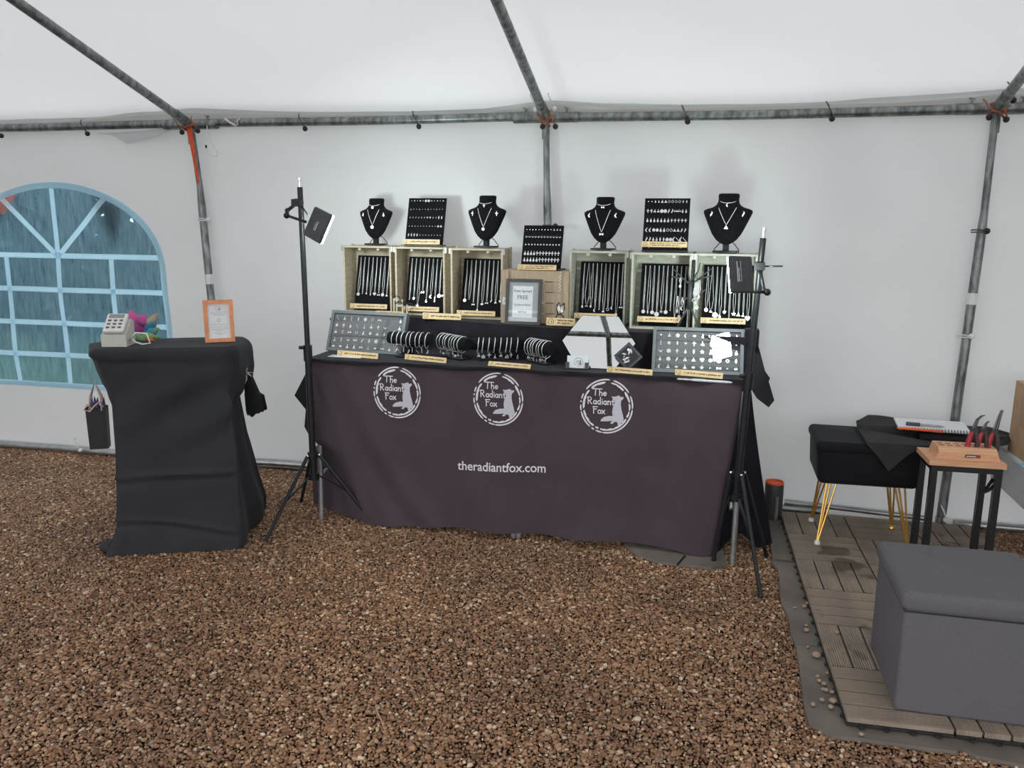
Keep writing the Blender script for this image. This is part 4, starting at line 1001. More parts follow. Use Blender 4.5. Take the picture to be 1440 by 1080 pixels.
# hoop earring stand between two crates
O = Vector((-1.4988, 3.87, 0.9393)); O.z = RZ+.004; M = Matrix.Translation(O)
t = thing('hoop_stand', 'little wooden stand of black hoop earrings between two pale crates', 'earring stand', O)
for x, h in ((-.028, .085), (.016, .080), (.040, .055)):
    b = MB(); b.box((x, 0, h/2), (.007, .007, h), M); b.build('upright', M_crateA, t)
b = MB(); b.box((.006, .002, .003), (.085, .03, .006), M); b.build('base', M_crateA, t)
for x, z, r in ((-.012, .082, .018), (.003, .052, .02), (.05, .046, .02)):
    b = MB(); b.tube([(x+r*math.cos(a), -.008, z+r*.8*math.sin(a)) for a in [R(20+14*i) for i in range(11)]], .0026, 6, M=M); h_ = b.build('hoop', M_black, t, smooth=True)
    for q in (-.008, 0, .008): put(charm_mesh('drop'), 'bead', scaled(M @ Matrix.Translation((x+q, -.009, z-.002)), .013), h_)

# black jewellery tree
O = Vector((-.092, 3.652, RZ+.0175)); M = Matrix.Translation(O)
t = thing('jewellery_tree', 'black twig jewellery tree on splayed legs before the grey green crates', 'jewellery stand', O)
b = MB(); b.tube([(0, 0, .09), (.001, 0, .14), (0, 0, .20)], [.012, .011, .009], 8, M=M); b.build('trunk', M_dgrey, t, smooth=True)
for x, y in ((-.050, -.010), (.050, -.010), (0, .014)):
    b = MB(); b.tube([(x*.08, y*.1, .10), (x*.5, y*.5, .055), (x, y, .0015)], [.006, .0045, .004], 6, M=M); b.build('leg', M_dgrey, t, smooth=True)
for pts in ([(0, 0, .19), (-.03, -.01, .215), (-.075, -.015, .258)], [(-.03, -.01, .215), (-.08, -.02, .225)], [(0, 0, .13), (-.03, -.005, .135), (-.06, -.01, .145)],
            [(0, 0, .19), (.03, -.005, .215), (.085, -.012, .262)], [(.03, -.005, .215), (.085, -.015, .232)], [(0, 0, .13), (.04, -.01, .15), (.065, -.015, .175)],
            [(0, 0, .19), (.006, 0, .23), (.012, .0, .285)], [(0, 0, .19), (-.01, .004, .23), (-.014, .004, .27)], [(.006, 0, .21), (.03, 0, .25), (.036, 0, .285)]):
    b = MB(); b.tube(pts, [.0045, .0035, .0022], 6, M=M); b.build('branch', M_dgrey, t, smooth=True)
for j, (x, y, z, ln, kd) in enumerate(((-.042, -.014, .222, .025, 'drop'), (-.05, -.012, .142, .055, 'leaf'), (-.03, -.008, .135, .035, 'moon'), (.030, -.010, .205, .10, 'disc'), (.024, -.006, .20, .075, 'flower'), (.038, -.01, .21, .06, 'leaf'), (.018, -.008, .18, .045, 'ring'))):
    b = MB(); b.tube([(x-.001, y-.004, z), (x-.004, y-.005, z-ln*.6), (x, y-.005, z-ln), (x+.004, y-.005, z-ln*.6), (x+.001, y-.004, z)], .0013, 5, M=M)
    o = b.build('necklace', M_chain, smooth=True, loc=O+Vector((x, y, z))); tag(o, 'short silver chain with %s pendant hung on the %s of the black jewellery tree' % (kd, 'crate-gap side' if x < 0 else 'lamp side'), 'necklace', 'pieces on the jewellery tree')
    put(charm_mesh(kd), 'pendant', scaled(M @ Matrix.Translation((x, y-.006, z-ln-.009)), .018), o)

# ------------------------------------------------------------------ things on the worktop
TT = .7805                        # top of the velvet on the worktop
TL_O = (-1.7991, 3.6566, 0.7805); TL_YAW = -.11
def tray(O, yaw, lean, W, H, lab, rows, who, seams):
    O = Vector(O); M = lean_frame(O, yaw, lean); D = .030
    t = thing('charm_tray', lab, 'tray', O, 'grey glazed charm trays'); rim = .014
    b = MB(); b.box((W/2, D*.75, H/2), (W, D*.5, H), M); b.build('case', M_trayrim, t)
    for c, d in (((W/2, D*.25, rim/2), (W, D*.5, rim)), ((W/2, D*.25, H-rim/2), (W, D*.5, rim)), ((rim/2, D*.25, H/2), (rim, D*.5, H-2*rim)), ((W-rim/2, D*.25, H/2), (rim, D*.5, H-2*rim))):
        b = MB(); b.box(c, d, M); b.build('rim', M_trayrim, t)
    zs_ = [rim]+[rim+(H-2*rim)*s for s in seams]+[H-rim]
    for a, c in zip(zs_, zs_[1:]):
        b = MB(); b.rbox((W/2, D*.42, (a+c)/2), (W-2*rim-.002, .006, c-a-.003), .0025, 2, M); b.build('velvet_pad', M_traygrey, t, smooth='auto')
    b = MB(); b.box((W/2, .0035, H/2), (W-2*rim, .0016, H-2*rim), M); b.build('lid_glass', M_glass, t)
    b = MB(); b.box((W/2, D+.006, .004), (W*.6, .012, .008), M); b.build('rear_foot', M_black, t)
    if 'tilted' in lab:
        b = MB(); b.ball((-.004, D*.4, H*.78), .009, 8, ); b.v = [M @ v for v in b.v]; b.build('lid_knob', M_black, t, smooth=True)
    for r_, (v, items) in enumerate(rows):
        n = len(items)
        for k, it in enumerate(items):
            if it is None: continue
            u = rim+(W-2*rim)*(k+.55)/n; s = .0185 if it not in ('ball', 'oval', 'ring') else .015
            o = put(charm_mesh(it), 'charm', scaled(M @ Matrix.Translation((u, D*.42-.0050, rim+(H-2*rim)*v)), s))
            tag(o, 'small silver %s charm, %s along the %s row of the %s' % (it, ORD[k], ('top', 'second', 'middle', 'fourth', 'bottom')[r_], who), 'charm', 'silver charms in the '+who)
tray(TL_O, TL_YAW, R(21), .405, .200, 'grey glazed charm tray, tilted, at the window end of the stall',
     [(.86, ['twig', 'bell', 'bar', 'leaf', 'disc', 'ring', 'bow', None, None, 'drop']), (.655, ['flower', 'cross', 'drop', 'twig', 'anchor', 'bell', 'cross', 'bird', None, 'bell']),
      (.47, ['bell', 'ring', 'bow', 'ring', 'drop', 'flower', 'triangle', 'drop', 'heart', None]), (.255, ['anchor', 'bar', 'bird', 'bow', 'feather', 'leaf', 'disc', 'ring', 'heart', 'disc']),
      (.06, ['oval', 'oval', 'bell', 'drop', 'bow', 'triangle', 'oval', 'bow', 'bell', 'feather'])], 'window-end tray', (.36,))
tray((-.232, 3.505, TT), R(2.5), R(25), .376, .200, 'grey glazed charm tray at the stool end of the stall',
     [(.88, ['ball', 'bell', 'disc', 'moon', 'oval', 'drop', 'bow', 'bell', 'ring', 'drop']), (.68, ['bar', 'flower', 'leaf', 'starfish', 'cross', 'bell', 'leaf', 'feather', 'heart', 'ball']),
      (.475, ['bird', 'disc', 'cross', 'drop', 'leaf', 'star', 'anchor', 'bar', 'moon', 'drop']), (.27, ['drop', 'disc', 'feather', 'triangle', 'triangle', 'heart', 'flower', 'disc', 'ring', 'leaf']),
      (.075, ['moon', 'bell', 'oval', 'bell', 'oval', 'starfish', 'ball', 'bow', 'ball', 'oval'])], 'stool-end tray', (.30, .74))

for (a, c, lab, kw) in (
    ((-1.6748, 3.5183, 0.7805), (-1.4575, 3.4787, 0.7805), 'wooden name strip propped in front of the window-end charm tray', {'h': .026, 'rows': 1}),
    ((-1.3404, 3.5123, 0.7805), (-1.1264, 3.4572, 0.7805), 'wooden name strip before the straight bracelet roll', {}),
    ((-0.9343, 3.4561, 0.7805), (-0.7396, 3.4218, 0.7805), 'wooden name strip before the long bracelet roll in the middle', {'lean': 35, 'h': .022}),
    ((-0.414, 3.445, 0.7805), (-0.2224, 3.4161, 0.7805), 'wooden name strip beneath the black diamond shaped tile', {}),
    ((-0.1321, 3.4578, 0.7805), (0.0593, 3.4157, 0.7805), 'wooden name strip before the stool-end charm tray', {'h': .024})):
    sign(a, c, lab, **kw)

# velvet bracelet rolls on stems
def roll(c, L, yaw, r, n, lab, who, kinds, u0=.12, u1=.9, hang=.03, base=True):
    c = Vector(c); M = Matrix.Translation(c) @ Matrix.Rotation(yaw, 4, 'Z')
    t = thing('bracelet_roll', lab, 'display stand', (c.x, c.y, TT), 'black velvet bracelet rolls')
    b = MB(); b.lathe([(r*.86, -L/2), (r, -L/2+.006), (r, L/2-.006), (r*.86, L/2)], n=20, M=M @ Matrix.Rotation(R(90), 4, 'Y')); b.build('velvet_roll', M_velvet, t, smooth='auto')
    b = MB(); b.box((0, .012, (TT-c.z)/2-.0), (.026, .014, c.z-TT-.006), M); b.build('stem', M_velvet, t)
    b = MB(); b.rbox((0, .012, TT-c.z+.0042), (min(.13, L*.8), .07, .008), .003, 2, M); b.build('base', M_black, t, smooth='auto')
    rg = random.Random(int(L*1000)+n)
    for k in range(n):
        u = -L/2+L*(u0+(u1-u0)*k/(n-1))+rg.uniform(-.004, .004)
        rr = r+.0026; pts = []
        for i in range(20):
            a = 2*math.pi*i/20; z = rr*math.sin(a); y = rr*math.cos(a)*1.02
            if z < 0: z = z*1.32
            pts.append((u+.004*math.sin(a*1)+rg.uniform(-.0006, .0006), y, z))
        b = MB(); b.tube(pts, .0019, 5, True, M); o = b.build('bracelet', M_chain, smooth=True, loc=M @ Vector((u, 0, rr)))
        tag(o, 'silver bracelet with %s charm, %s of %d on the %s' % (kinds[k % len(kinds)], ORD[k], n, who), 'bracelet', 'bracelets on the '+who)
        kd = kinds[k % len(kinds)]
        put(charm_mesh(kd), 'charm', scaled(M @ Matrix.Translation((u+.003, -.010, -rr*1.32-.010-(.008 if k % 2 else 0))) @ Matrix.Rotation(yaw*-.7, 4, 'Z'), .019), o)
roll((-1.3365, 3.575, 0.8663), .212, R(-3), .0285, 8, 'straight black velvet bracelet roll beside the window-end charm tray', 'straight bracelet roll', ['bar', 'twig', 'bar', 'feather'])
roll((-1.1313, 3.6, 0.8549), .20, R(-34), .030, 8, 'turned black velvet bracelet roll, second along the worktop', 'second bracelet roll', ['drop', 'ball', 'bell', 'bar'], u0=.05, u1=.80)
roll((-0.9421, 3.62, 0.8502), .225, R(16), .027, 8, 'long black velvet bracelet roll in the middle of the worktop', 'middle bracelet roll', ['bell', 'disc', 'cross', 'drop'], u0=.14, u1=.92)
roll((-0.7308, 3.585, 0.8516), .15, R(-36), .031, 7, 'short black velvet bracelet roll beside the hexagonal mirror', 'short bracelet roll', ['flower', 'ring', 'moon', 'drop'], u0=.06, u1=.82)

# hexagonal mirror leaning back on a strut
O = Vector((-0.4641, 3.505, 0.7718)); O.z = TT+.001; yaw = R(-.25); lean = R(23); M = lean_frame(O, yaw, lean)
hx = [(-.083, 0), (.077, 0), (.158, .118), (.077, .236), (-.083, .236), (-.162, .118)]
t = thing('hexagonal_mirror', 'frameless hexagonal mirror propped on the worktop reflecting the tent poles', 'mirror', O)
b = MB(); b.prism(hx, .005, M @ Matrix.Translation((0, .0045, 0))); b.build('backing', M_black, t)
b = MB(); c = .002; b.prism([(x*.985, .118+(z-.118)*.985) for x, z in hx], .001, M @ Matrix.Translation((0, .0012, 0))); b.build('mirror_glass', M_mirror, t)
b = MB(); b.bar(M @ Vector((0, .008, .16)), (O.x, M.translation.y+.135, TT+.003), .05, .004); b.build('strut', M_black, t)

# business cards
O = Vector((-0.5895, 3.48, 0.7684)); O.z = TT+.001; M = lean_frame(O, R(1), R(8)); W, H = .088, .052
t = thing('card_holder', 'small clear-and-black holder of business cards with a round fox stamp', 'card holder', O)
b = MB(); b.box((W/2, .004, H/2+.003), (W, .005, H), M); cd = b.build('business_cards', M_paper, t)
a = MB(); g = MB(); fn = lambda x, y: M @ Vector((W/2+.005+.019*x, .0008, H/2+.003+.019*y))
ring_segs(a, .90, 1.0, OUT, fn, 0, 2); stroke2(a, [(-.45, .3), (.2, .3)], .10, fn); stroke2(a, [(-.5, .05), (.1, .05)], .10, fn); stroke2(a, [(-.4, -.2), (0, -.2)], .10, fn)
g.add([fn(*p) for p in FOX], [tuple(range(len(FOX)))]); a.v += []
a.build('card_stamp', M_ink, cd, label='dark round stamp on the white card'); g.build('card_stamp', M_ink, cd)
for x0 in (-.006, W-.010):
    b = MB(); b.box((x0+.008, -.003, H*.28), (.016, .006, H*.50), M); b.build('holder_clip', M_dgrey, t)
b = MB(); b.box((W/2, .008, .0015), (W+.012, .03, .003), M); b.build('holder_base', M_dgrey, t)

# diamond shaped tile
O = Vector((-0.3313, 3.485, 0.7714)); O.z = TT+.002; M = lean_frame(O, R(-1), R(14)); s = .0615
t = thing('diamond_tile', 'black diamond shaped tile with silvery leaf pattern leaning by the mirror', 'tile', O)
b = MB(); b.prism([(0, 0), (s, s), (0, 2*s), (-s, s)], .006, M @ Matrix.Translation((0, .003, 0))); b.build('tile_body', M_framegrey, t)
k = .76; b = MB(); b.prism([(0, s*(1-k)), (s*k, s), (0, s*(1+k)), (-s*k, s)], .001, M @ Matrix.Translation((0, -.0006, 0))); pn = b.build('pattern_ground', M_black, t)
rg = random.Random(5); b = MB()
for i in range(46):
    a_ = rg.uniform(-1, 1); c_ = rg.uniform(-1, 1)
    if abs(a_)+abs(c_) > .92: continue
    ang = rg.uniform(0, 6.3); l = rg.uniform(.006, .013); w = l*.35
    pts = [(l*math.cos(ang), l*math.sin(ang)), (w*math.cos(ang+1.57), w*math.sin(ang+1.57)), (-l*math.cos(ang), -l*math.sin(ang)), (-w*math.cos(ang+1.57), -w*math.sin(ang+1.57))]
    b.prism([(s*k*a_+x, s+s*k*c_+z) for x, z in pts], .0008+.0004*(i % 3), M @ Matrix.Translation((0, -.0014, 0)))
o = b.build('leaf_pattern', M_printgrey, pn); o['kind'] = 'stuff'
b = MB(); b.lathe([(.006, 0), (.006, .001)], n=12, M=M @ Matrix.Translation((0, -.0016, s*1.45)) @ Matrix.Rotation(R(90), 4, 'X')); b.build('moon_spot', M_paper, pn)
b = MB(); b.bar(M @ Vector((0, .007, s*1.2)), (O.x, O.y+.055, TT+.002), .02, .003); b.build('strut', M_black, t)

# clear pen lying in front of the tray
a = Vector((-0.1183, 3.334, 0.7865)); c = Vector((0.0962, 3.3187, 0.7865)); d = (c-a).normalized()
t = thing('clear_pen', 'clear plastic pen lying at the front of the worktop below the charm tray', 'pen', a)
L = (c-a).length
b = MB(); b.tube([a+d*L*.28, a+d*L*.9], .0052, 8); b.build('barrel', M_clear, t, smooth='auto')
b = MB(); b.tube([a+d*L*.9, a+d*L*.97, c], [.005, .0035, .001], 8); b.build('tip', M_clear, t, smooth='auto')
b = MB(); b.tube([a, a+d*L*.05, a+d*L*.10, a+d*L*.16, a+d*L*.22, a+d*L*.28], [.003, .0055, .004, .0055, .004, .0052], 8); b.build('beaded_cap', M_silver, t, smooth='auto')
b = MB(); b.bar(a+d*L*.3+Vector((0, 0, .006)), a+d*L*.52+Vector((0, 0, .007)), .003, .0015); b.build('clip', M_silver, t)
# flat lid or papers lying at the window end
a = Vector((-1.7173, 3.4444, 0.7805)); b = MB(); b.box((a.x+.10, a.y+.05, TT+.002), (.16, .05, .003), Matrix.Identity(4))
tag(b.build('clear_sleeve', M_clear, loc=a), 'flat clear plastic sleeve lying in front of the window-end charm tray', 'sleeve')

# ------------------------------------------------------------------ tripod lamps
M_led = emit('led_panel_light', (.86, 1.0, .97, 1), 60)
def tripod(base, top, feet, col_z, lab):
    B = Vector(base); T = Vector(top); d = (T-B)
    at = lambda z: B+d*((z-B.z)/(T.z-B.z))
    t = thing('tripod_stand', lab, 'light stand', (B.x, B.y, 0))
    zs_ = (col_z-.10, col_z+.02+(T.z-col_z)*.37, T.z-.045)
    b = MB(); b.tube([at(zs_[0]), at(zs_[1])], .0150, 12); b.build('lower_pole', M_stand, t, smooth='auto')
    b = MB(); b.tube([at(zs_[1]), at(zs_[2])], .0118, 12); b.build('upper_pole', M_stand, t, smooth='auto')
    b = MB(); b.tube([at(zs_[1]-.035), at(zs_[1]+.03)], .0195, 12); b.tube([at(zs_[1]+.02)+Vector((-.015, -.01, 0)), at(zs_[1]+.02)+Vector((-.034, -.014, 0))], .008, 8); b.build('height_clamp', M_black, t, smooth='auto')
    b = MB(); b.tube([at(zs_[2]), at(T.z-.02), at(T.z-.018), at(T.z-.006), at(T.z)], [.0065, .0065, .0085, .0085, .003], 10); b.build('spigot', M_silver, t, smooth='auto')
    for z in (col_z, col_z-.10):
        b = MB(); b.tube([at(z-.014), at(z+.014)], .024, 12); b.build('collar', M_black, t, smooth='auto')
    for f in feet:
        f = Vector(f); h = Vector((f.x-B.x, f.y-B.y, 0)).normalized()
        p0 = at(col_z)+h*.03; p1 = Vector((f.x, f.y, .008))
        b = MB(); b.tube([p0, p1], .0085, 8); b.tube([p1-(p1-p0)*.03, p1], .0105, 8); lg = b.build('leg', M_stand, t, smooth='auto')
        b = MB(); m = p0+(p1-p0)*.55; b.bar(at(col_z-.10)+h*.026, m, .011, .005); b.build('brace', M_black, lg)
        b = MB(); b.ball(m, .0075, 8); b.ball(p0, .0075, 8); b.build('rivet', M_silver, lg, smooth=True)
    return at
def lamp(M, W, H, lab, clamp_p, elbow, joint_p, back, mark):
    t = thing('led_panel', lab, 'lamp', M.translation)
    b = MB(); b.rbox((0, .010, 0), (W, .018, H), .008, 3, M); b.build('housing', M_framegrey, t, smooth='auto')
    b = MB(); b.rbox((0, .0215, 0), (W-.004, .005, H-.004), .0024, 2, M); b.build('diffuser', M_led, t, smooth='auto')
    b = MB(); rg = random.Random(8)
    for ln, (xx, hh, n) in enumerate(mark):
        z = -H*.20
        for i in range(n):
            w = rg.uniform(.0035, .006) if ln == 0 else rg.uniform(.002, .004)
            b.box((xx, -.0002, z+w/2), (hh, .0006, w), M); z += w+.0012
    b.build('panel_lettering', M_print, t)
    b = MB(); b.tube([clamp_p+Vector((-.018, 0, 0)), clamp_p+Vector((.018, 0, 0))], .017, 8); b.box(clamp_p+Vector((.0, -.014, 0)), (.04, .02, .028)); b.build('clamp', M_black, t, smooth='auto')
    b = MB(); b.tube([clamp_p+back[0], clamp_p+back[1]], .0035, 6); b.build('clamp_lever', M_jaw, t, smooth=True)
    b = MB(); b.tube([clamp_p, elbow[0]], .0075, 8); b.build('arm', M_black, t, smooth=True)
    b = MB(); b.tube([elbow[0], elbow[1]], .008, 8); b.ball(elbow[1], .0135, 10); b.ball(elbow[0], .011, 10); b.build('arm', M_black, t, smooth=True)
    b = MB(); b.tube([elbow[1], joint_p], .006, 8); b.build('arm', M_black, t, smooth=True)

LB = Vector(((-1.853-1.497-1.949)/3+.04, 3.36, 0))
aL = tripod((LB.x-.008, LB.y, 0.0), (-1.7456, 3.36, 1.5803), ((-1.8543, 3.1107, 0), (-1.4933, 3.4554, 0), (-1.9555, 3.6422, 0)), (-1.7434, 3.36, 0.341)[2], 'black tripod stand at the window end of the stall')
c3 = [Vector(p) for p in ((-1.6671, 3.325, 1.4551), (-1.5465, 3.235, 1.4258), (-1.599, 3.215, 1.307), (-1.7151, 3.305, 1.3358))]
def panel_frame(c, away):
    ctr = sum(c, Vector())/4; V = ((c[0]+c[1])/2-(c[2]+c[3])/2); U = ((c[1]+c[2])/2-(c[0]+c[3])/2); H = V.length; W = U.length
    V.normalize(); U = (U-V*U.dot(V)).normalized(); B = V.cross(U)*-1
    B = -(U.cross(V))
    if B.dot(Vector(away)) < 0: U = -U; B = -B
    return Matrix(((U.x, B.x, V.x, ctr.x), (U.y, B.y, V.y, ctr.y), (U.z, B.z, V.z, ctr.z), (0, 0, 0, 1))), W, H
ML, W, H = panel_frame(c3, (.7, .7, -.2))
cl = aL((-1.7374, 3.36, 1.4702)[2])
lamp(ML, W, H, 'dark tilted lamp panel lit on its hidden face, on the window-end tripod', cl+Vector((-.006, -.012, 0)), (Vector((-1.7935, 3.33, 1.4366)), Vector((-1.7925, 3.32, 1.4156))), Vector((-1.6781, 3.27, 1.3899)), (Vector((.02, .0, -.02)), Vector((.05, -.005, -.055))), [(.012, .006, 7), (.002, .002, 8), (-.004, .002, 10)])
RB = Vector((0.1404, 3.38, 0.381)); 
aR = tripod((RB.x-.012, 3.38, 0), (0.1811, 3.38, 1.3896), ((0.242, 3.0822, 0), (.285, 3.50, 0), (.065, 3.39, 0)), (0.1449, 3.38, 0.3995)[2], 'black tripod stand at the stool end of the stall')
c3 = [Vector(p) for p in ((0.0578, 3.18, 1.2778), (0.1371, 3.24, 1.2896), (0.1545, 3.21, 1.1534), (0.0723, 3.15, 1.1485))]
MR, W, H = panel_frame(c3, (-.3, .9, 0))
cl = aR((0.175, 3.38, 1.2383)[2])
lamp(MR, W, H, 'dark upright lamp panel with pale lettering on the stool-end tripod', cl+Vector((-.004, -.012, 0)), (Vector((0.1895, 3.3, 1.1522)), Vector((0.2011, 3.27, 1.147))), Vector((0.1404, 3.235, 1.1509)), (Vector((.02, 0, 0)), Vector((.085, -.01, .002))), [(-.022, .004, 13), (-.0155, .004, 13), (-.006, .002, 18)])

# ------------------------------------------------------------------ cloth-draped stand by the window
LV = [  # height, front window-end, front table-end, back table-end, back window-end, corner softness
 (.885, (-2.405, 2.810), (-1.905, 3.035), (-2.020, 3.315), (-2.485, 3.075), .14),
 (.872, (-2.405, 2.800), (-1.895, 3.030), (-2.000, 3.330), (-2.621, 3.060), .16),
 (.850, (-2.412, 2.800), (-1.892, 3.030), (-1.985, 3.335), (-2.626, 3.060), .18),
 (.820, (-2.392, 2.830), (-1.898, 3.032), (-1.978, 3.335), (-2.624, 3.060), .2),
 (.760, (-2.380, 2.838), (-1.900, 3.030), (-1.975, 3.330), (-2.609, 3.060), .2),
 (.710, (-2.374, 2.842), (-1.912, 3.030), (-1.985, 3.325), (-2.576, 3.060), .2),
 (.665, (-2.370, 2.845), (-1.918, 3.030), (-2.005, 3.300), (-2.521, 3.060), .16),
 (.640, (-2.368, 2.848), (-1.920, 3.030), (-2.045, 3.270), (-2.395, 3.080), .1),
 (.450, (-2.372, 2.848), (-1.920, 3.028), (-2.025, 3.300), (-2.430, 3.11), .08),
 (.250, (-2.388, 2.842), (-1.922, 3.025), (-2.010, 3.350), (-2.440, 3.12), .08),
 (.120, (-2.400, 2.838), (-1.922, 3.022), (-2.000, 3.400), (-2.460, 3.13), .08),
 (.030, (-2.412, 2.834), (-1.925, 3.018), (-2.040, 3.470), (-2.480, 3.14), .08),
 (.000, (-2.418, 2.832), (-1.926, 3.016), (-2.060, 3.490), (-2.485, 3.14), .08)]
def ped_ring(z):
    for a, c in zip(LV, LV[1:]):
        if c[0] <= z <= a[0]:
            f = (a[0]-z)/(a[0]-c[0])
            return [Vector(a[i]).lerp(Vector(c[i]), f) for i in range(1, 5)], a[5]+(c[5]-a[5])*f
    return [Vector(q) for q in LV[-1][1:5]], LV[-1][5]
ped = thing('draped_stand', 'tall stand wholly draped in charcoal black cloth in front of the arched window', 'stand', (-2.2, 3.03, 0))
def ped_fn(u, v):
    z = .885*(1-v); C, soft = ped_ring(z); w = (u*4) % 4; i = int(w); f = w-i
    p = C[i].lerp(C[(i+1) % 4], f)
    if f < soft or f > 1-soft:       # round the corner
        if f < soft: k = i; t = .5+.5*f/soft
        else: k = (i+1) % 4; t = .5*(f-(1-soft))/soft
        a = C[k].lerp(C[k-1], soft); b_ = C[k]; c = C[k].lerp(C[(k+1) % 4], soft)
        p = a*(1-t)**2+b_*2*t*(1-t)+c*t*t
    ctr = sum(C, Vector((0, 0)))/4; d = (p-ctr).normalized()
    g = min(1, max(0, (.80-z)/.12))
    a = 0
    if i == 0:
        a += .019*math.sin((-f*.9+z*2.6)*10)*g*(z > .40)*min(1, (z-.40)/.2)*(.4+.6*f)              # long diagonal creases
        a += .010*math.exp(-((z-.335-.02*f)/.014)**2)-.012*math.exp(-((z-.305-.02*f)/.016)**2)   # fold lines across
        a += .008*math.exp(-((z-.15+.07*f*f)/.012)**2)-.010*math.exp(-((z-.125+.07*f*f)/.014)**2)
        a += .006*math.sin(f*5-z*22)*max(0, .25-z)*4
    else: a += .012*math.sin(f*11+z*5)*g
    foot = max(0, .12-z)/.12
    if i == 3 or (i == 0 and f < .12): a += .055*foot*math.exp(-(((w+.35) % 4-.18)/.3)**2)
    if i == 3: a *= .4
    p = p+d*a
    return (p.x, p.y, z+.004*math.sin(w*5)*(v < .98 and z < .83))
b = MB(); b.grid(lambda u, v: ped_fn(u, v), 200, 110)
nv = len(b.v); top = [i for i in range(201)]
cpt = Vector((-2.2, 3.06, .8852)); b.v.append(cpt); b.f += [(i+1, i, nv) for i in range(200)]
b.build('draped_cloth', M_pcloth, ped, smooth='auto')
# hem lying on the gravel
b = MB(); b.rbox((-2.435, 2.93, .022), (.07, .20, .045), .02, 3, Matrix.Translation((-2.435, 2.93, 0)) @ Matrix.Rotation(R(-12), 4, 'Z') @ Matrix.Translation((2.435, -2.93, 0))); b.build('bunched_hem', M_pcloth, ped, smooth='auto')

PT = .888
# card machine
O = Vector((-2.3925, 2.8585, 0.888)); yaw = R(18); M = Matrix.Translation(O) @ Matrix.Rotation(yaw, 4, 'Z')
t = thing('card_machine', 'cream card payment machine on a sloping base on the draped stand', 'card machine', O)
prof = [(0, 0), (.10, 0), (.10, .095), (.075, .105), (.012, .052), (0, .050)]
b = MB(); W = .098
b.add([(x, y, z) for x in (0, W) for y, z in prof], [tuple(range(6)), tuple(range(11, 5, -1))]+[((i+1) % 6, i, i+6, (i+1) % 6+6) for i in range(6)], M); b.build('base', M_beige, t)
sl = math.atan2(.053, .063); K = M @ Matrix.Translation((.006, .006, .054)) @ Matrix.Rotation(sl, 4, 'X')
b = MB(); b.rbox((.043, .048, .008), (.082, .100, .018), .006, 3, K); kb = b.build('keypad', M_white, t, smooth='auto')
b = MB(); b.box((.043, .080, .0175), (.060, .020, .002), K); b.build('display', M_lcd, kb)
for r_ in range(3):
    for c_ in range(3):
        b = MB(); b.rbox((.020+.023*c_, .018+.019*r_, .0178), (.014, .009, .004), .0018, 2, K); b.build('key', M_key, kb)
b = MB(); b.tube([M @ Vector(q) for q in ((.098, .03, .02), (.13, .02, .055), (.17, .03, .050), (.185, .02, .012), (.15, .03, .006), (.12, .04, .014), (.098, .045, .03))], .0035, 8); b.build('cable', M_white, t, smooth=True)

# folded colourful fabric leaves
O = Vector((-2.3867, 3.1102, 0.888)); t = thing('fabric_leaves', 'bunch of pink, green and turquoise fabric leaves beside the cream card machine', 'ornament', O)
def leaf(cx, cz, L, w, ang, m, y=0., bend=.02, tilt=.3):
    b = MB()
    def fn(u, v):
        s = (u-.5)*2; k = (math.sin(math.pi*v**.8)**1.0)*(1-.35*v)*1.25; x0 = s*w*k; z0 = v*L
        yy = y+bend*(s*s)*k-bend*math.sin(math.pi*v)+.004*math.sin(v*22)*abs(s)
        return O+Vector((cx+x0*math.cos(ang)+z0*math.sin(ang), yy+tilt*x0*.5, cz-x0*math.sin(ang)+z0*math.cos(ang)))
    b.grid(fn, 8, 12); return b.build('leaf', m, t, smooth=True)
leaf(-.010, .010, .125, .042, R(-22), M_pink, 0, .03); leaf(.0, .02, .12, .026, R(38), M_lime, .012, .02); leaf(-.015, .045, .07, .036, R(25), M_pink, .004, .03)
leaf(.01, .01, .09, .020, R(62), M_cyan, -.010, .012); leaf(.0, .012, .085, .018, R(78), M_cyan, -.018, .012); leaf(.012, .03, .08, .018, R(50), M_cyan, -.004, .012)
leaf(.0, .008, .105, .020, R(86), M_green, -.026, .012); leaf(-.03, .010, .08, .020, R(100), M_green, -.03, .010); leaf(.03, .004, .06, .012, R(97), M_redf, -.035, .008); leaf(.05, .03, .05, .012, R(70), M_green, -.015, .008)

# orange framed notice
O = Vector((-2.0621, 3.0759, 0.888)); P1 = Vector((-1.9653, 3.1466, 0.888)); d = P1-O; W = d.length; M = lean_frame(O, math.atan2(d.y, d.x), R(9)); H = .178
t = thing('framed_certificate', 'orange wooden frame with a printed white notice on the draped stand', 'framed notice', O)
for c, dd in (((W/2, .006, H-.008), (W, .012, .016)), ((W/2, .006, .008), (W, .012, .016)), ((.008, .006, H/2), (.016, .012, H-.032)), ((W-.008, .006, H/2), (.016, .012, H-.032))):
    b = MB(); b.box(c, dd, M); b.build('frame_rail', M_frameor, t)
b = MB(); b.box((W/2, .009, H/2), (W-.03, .002, H-.03), M); pg = b.build('page', M_paper, t)
b = MB(); rg = random.Random(2)
fn = lambda x, y: M @ Vector((W/2+.010*x, .0072, H*.80+.010*y)); g = MB(); g.add([fn(*p) for p in FOX], [tuple(range(len(FOX)))]); ring_segs(g, .95, 1.05, OUT, fn); g.build('page_stamp', M_ink, pg)
fn = lambda x, y: M @ Vector((W/2+.008*x, .0072, H*.52+.008*y)); g = MB(); ring_segs(g, .8, 1.0, OUT, fn); stroke2(g, [(-.4, 0), (.4, 0)], .2, fn); g.build('page_stamp', M_mount, pg)
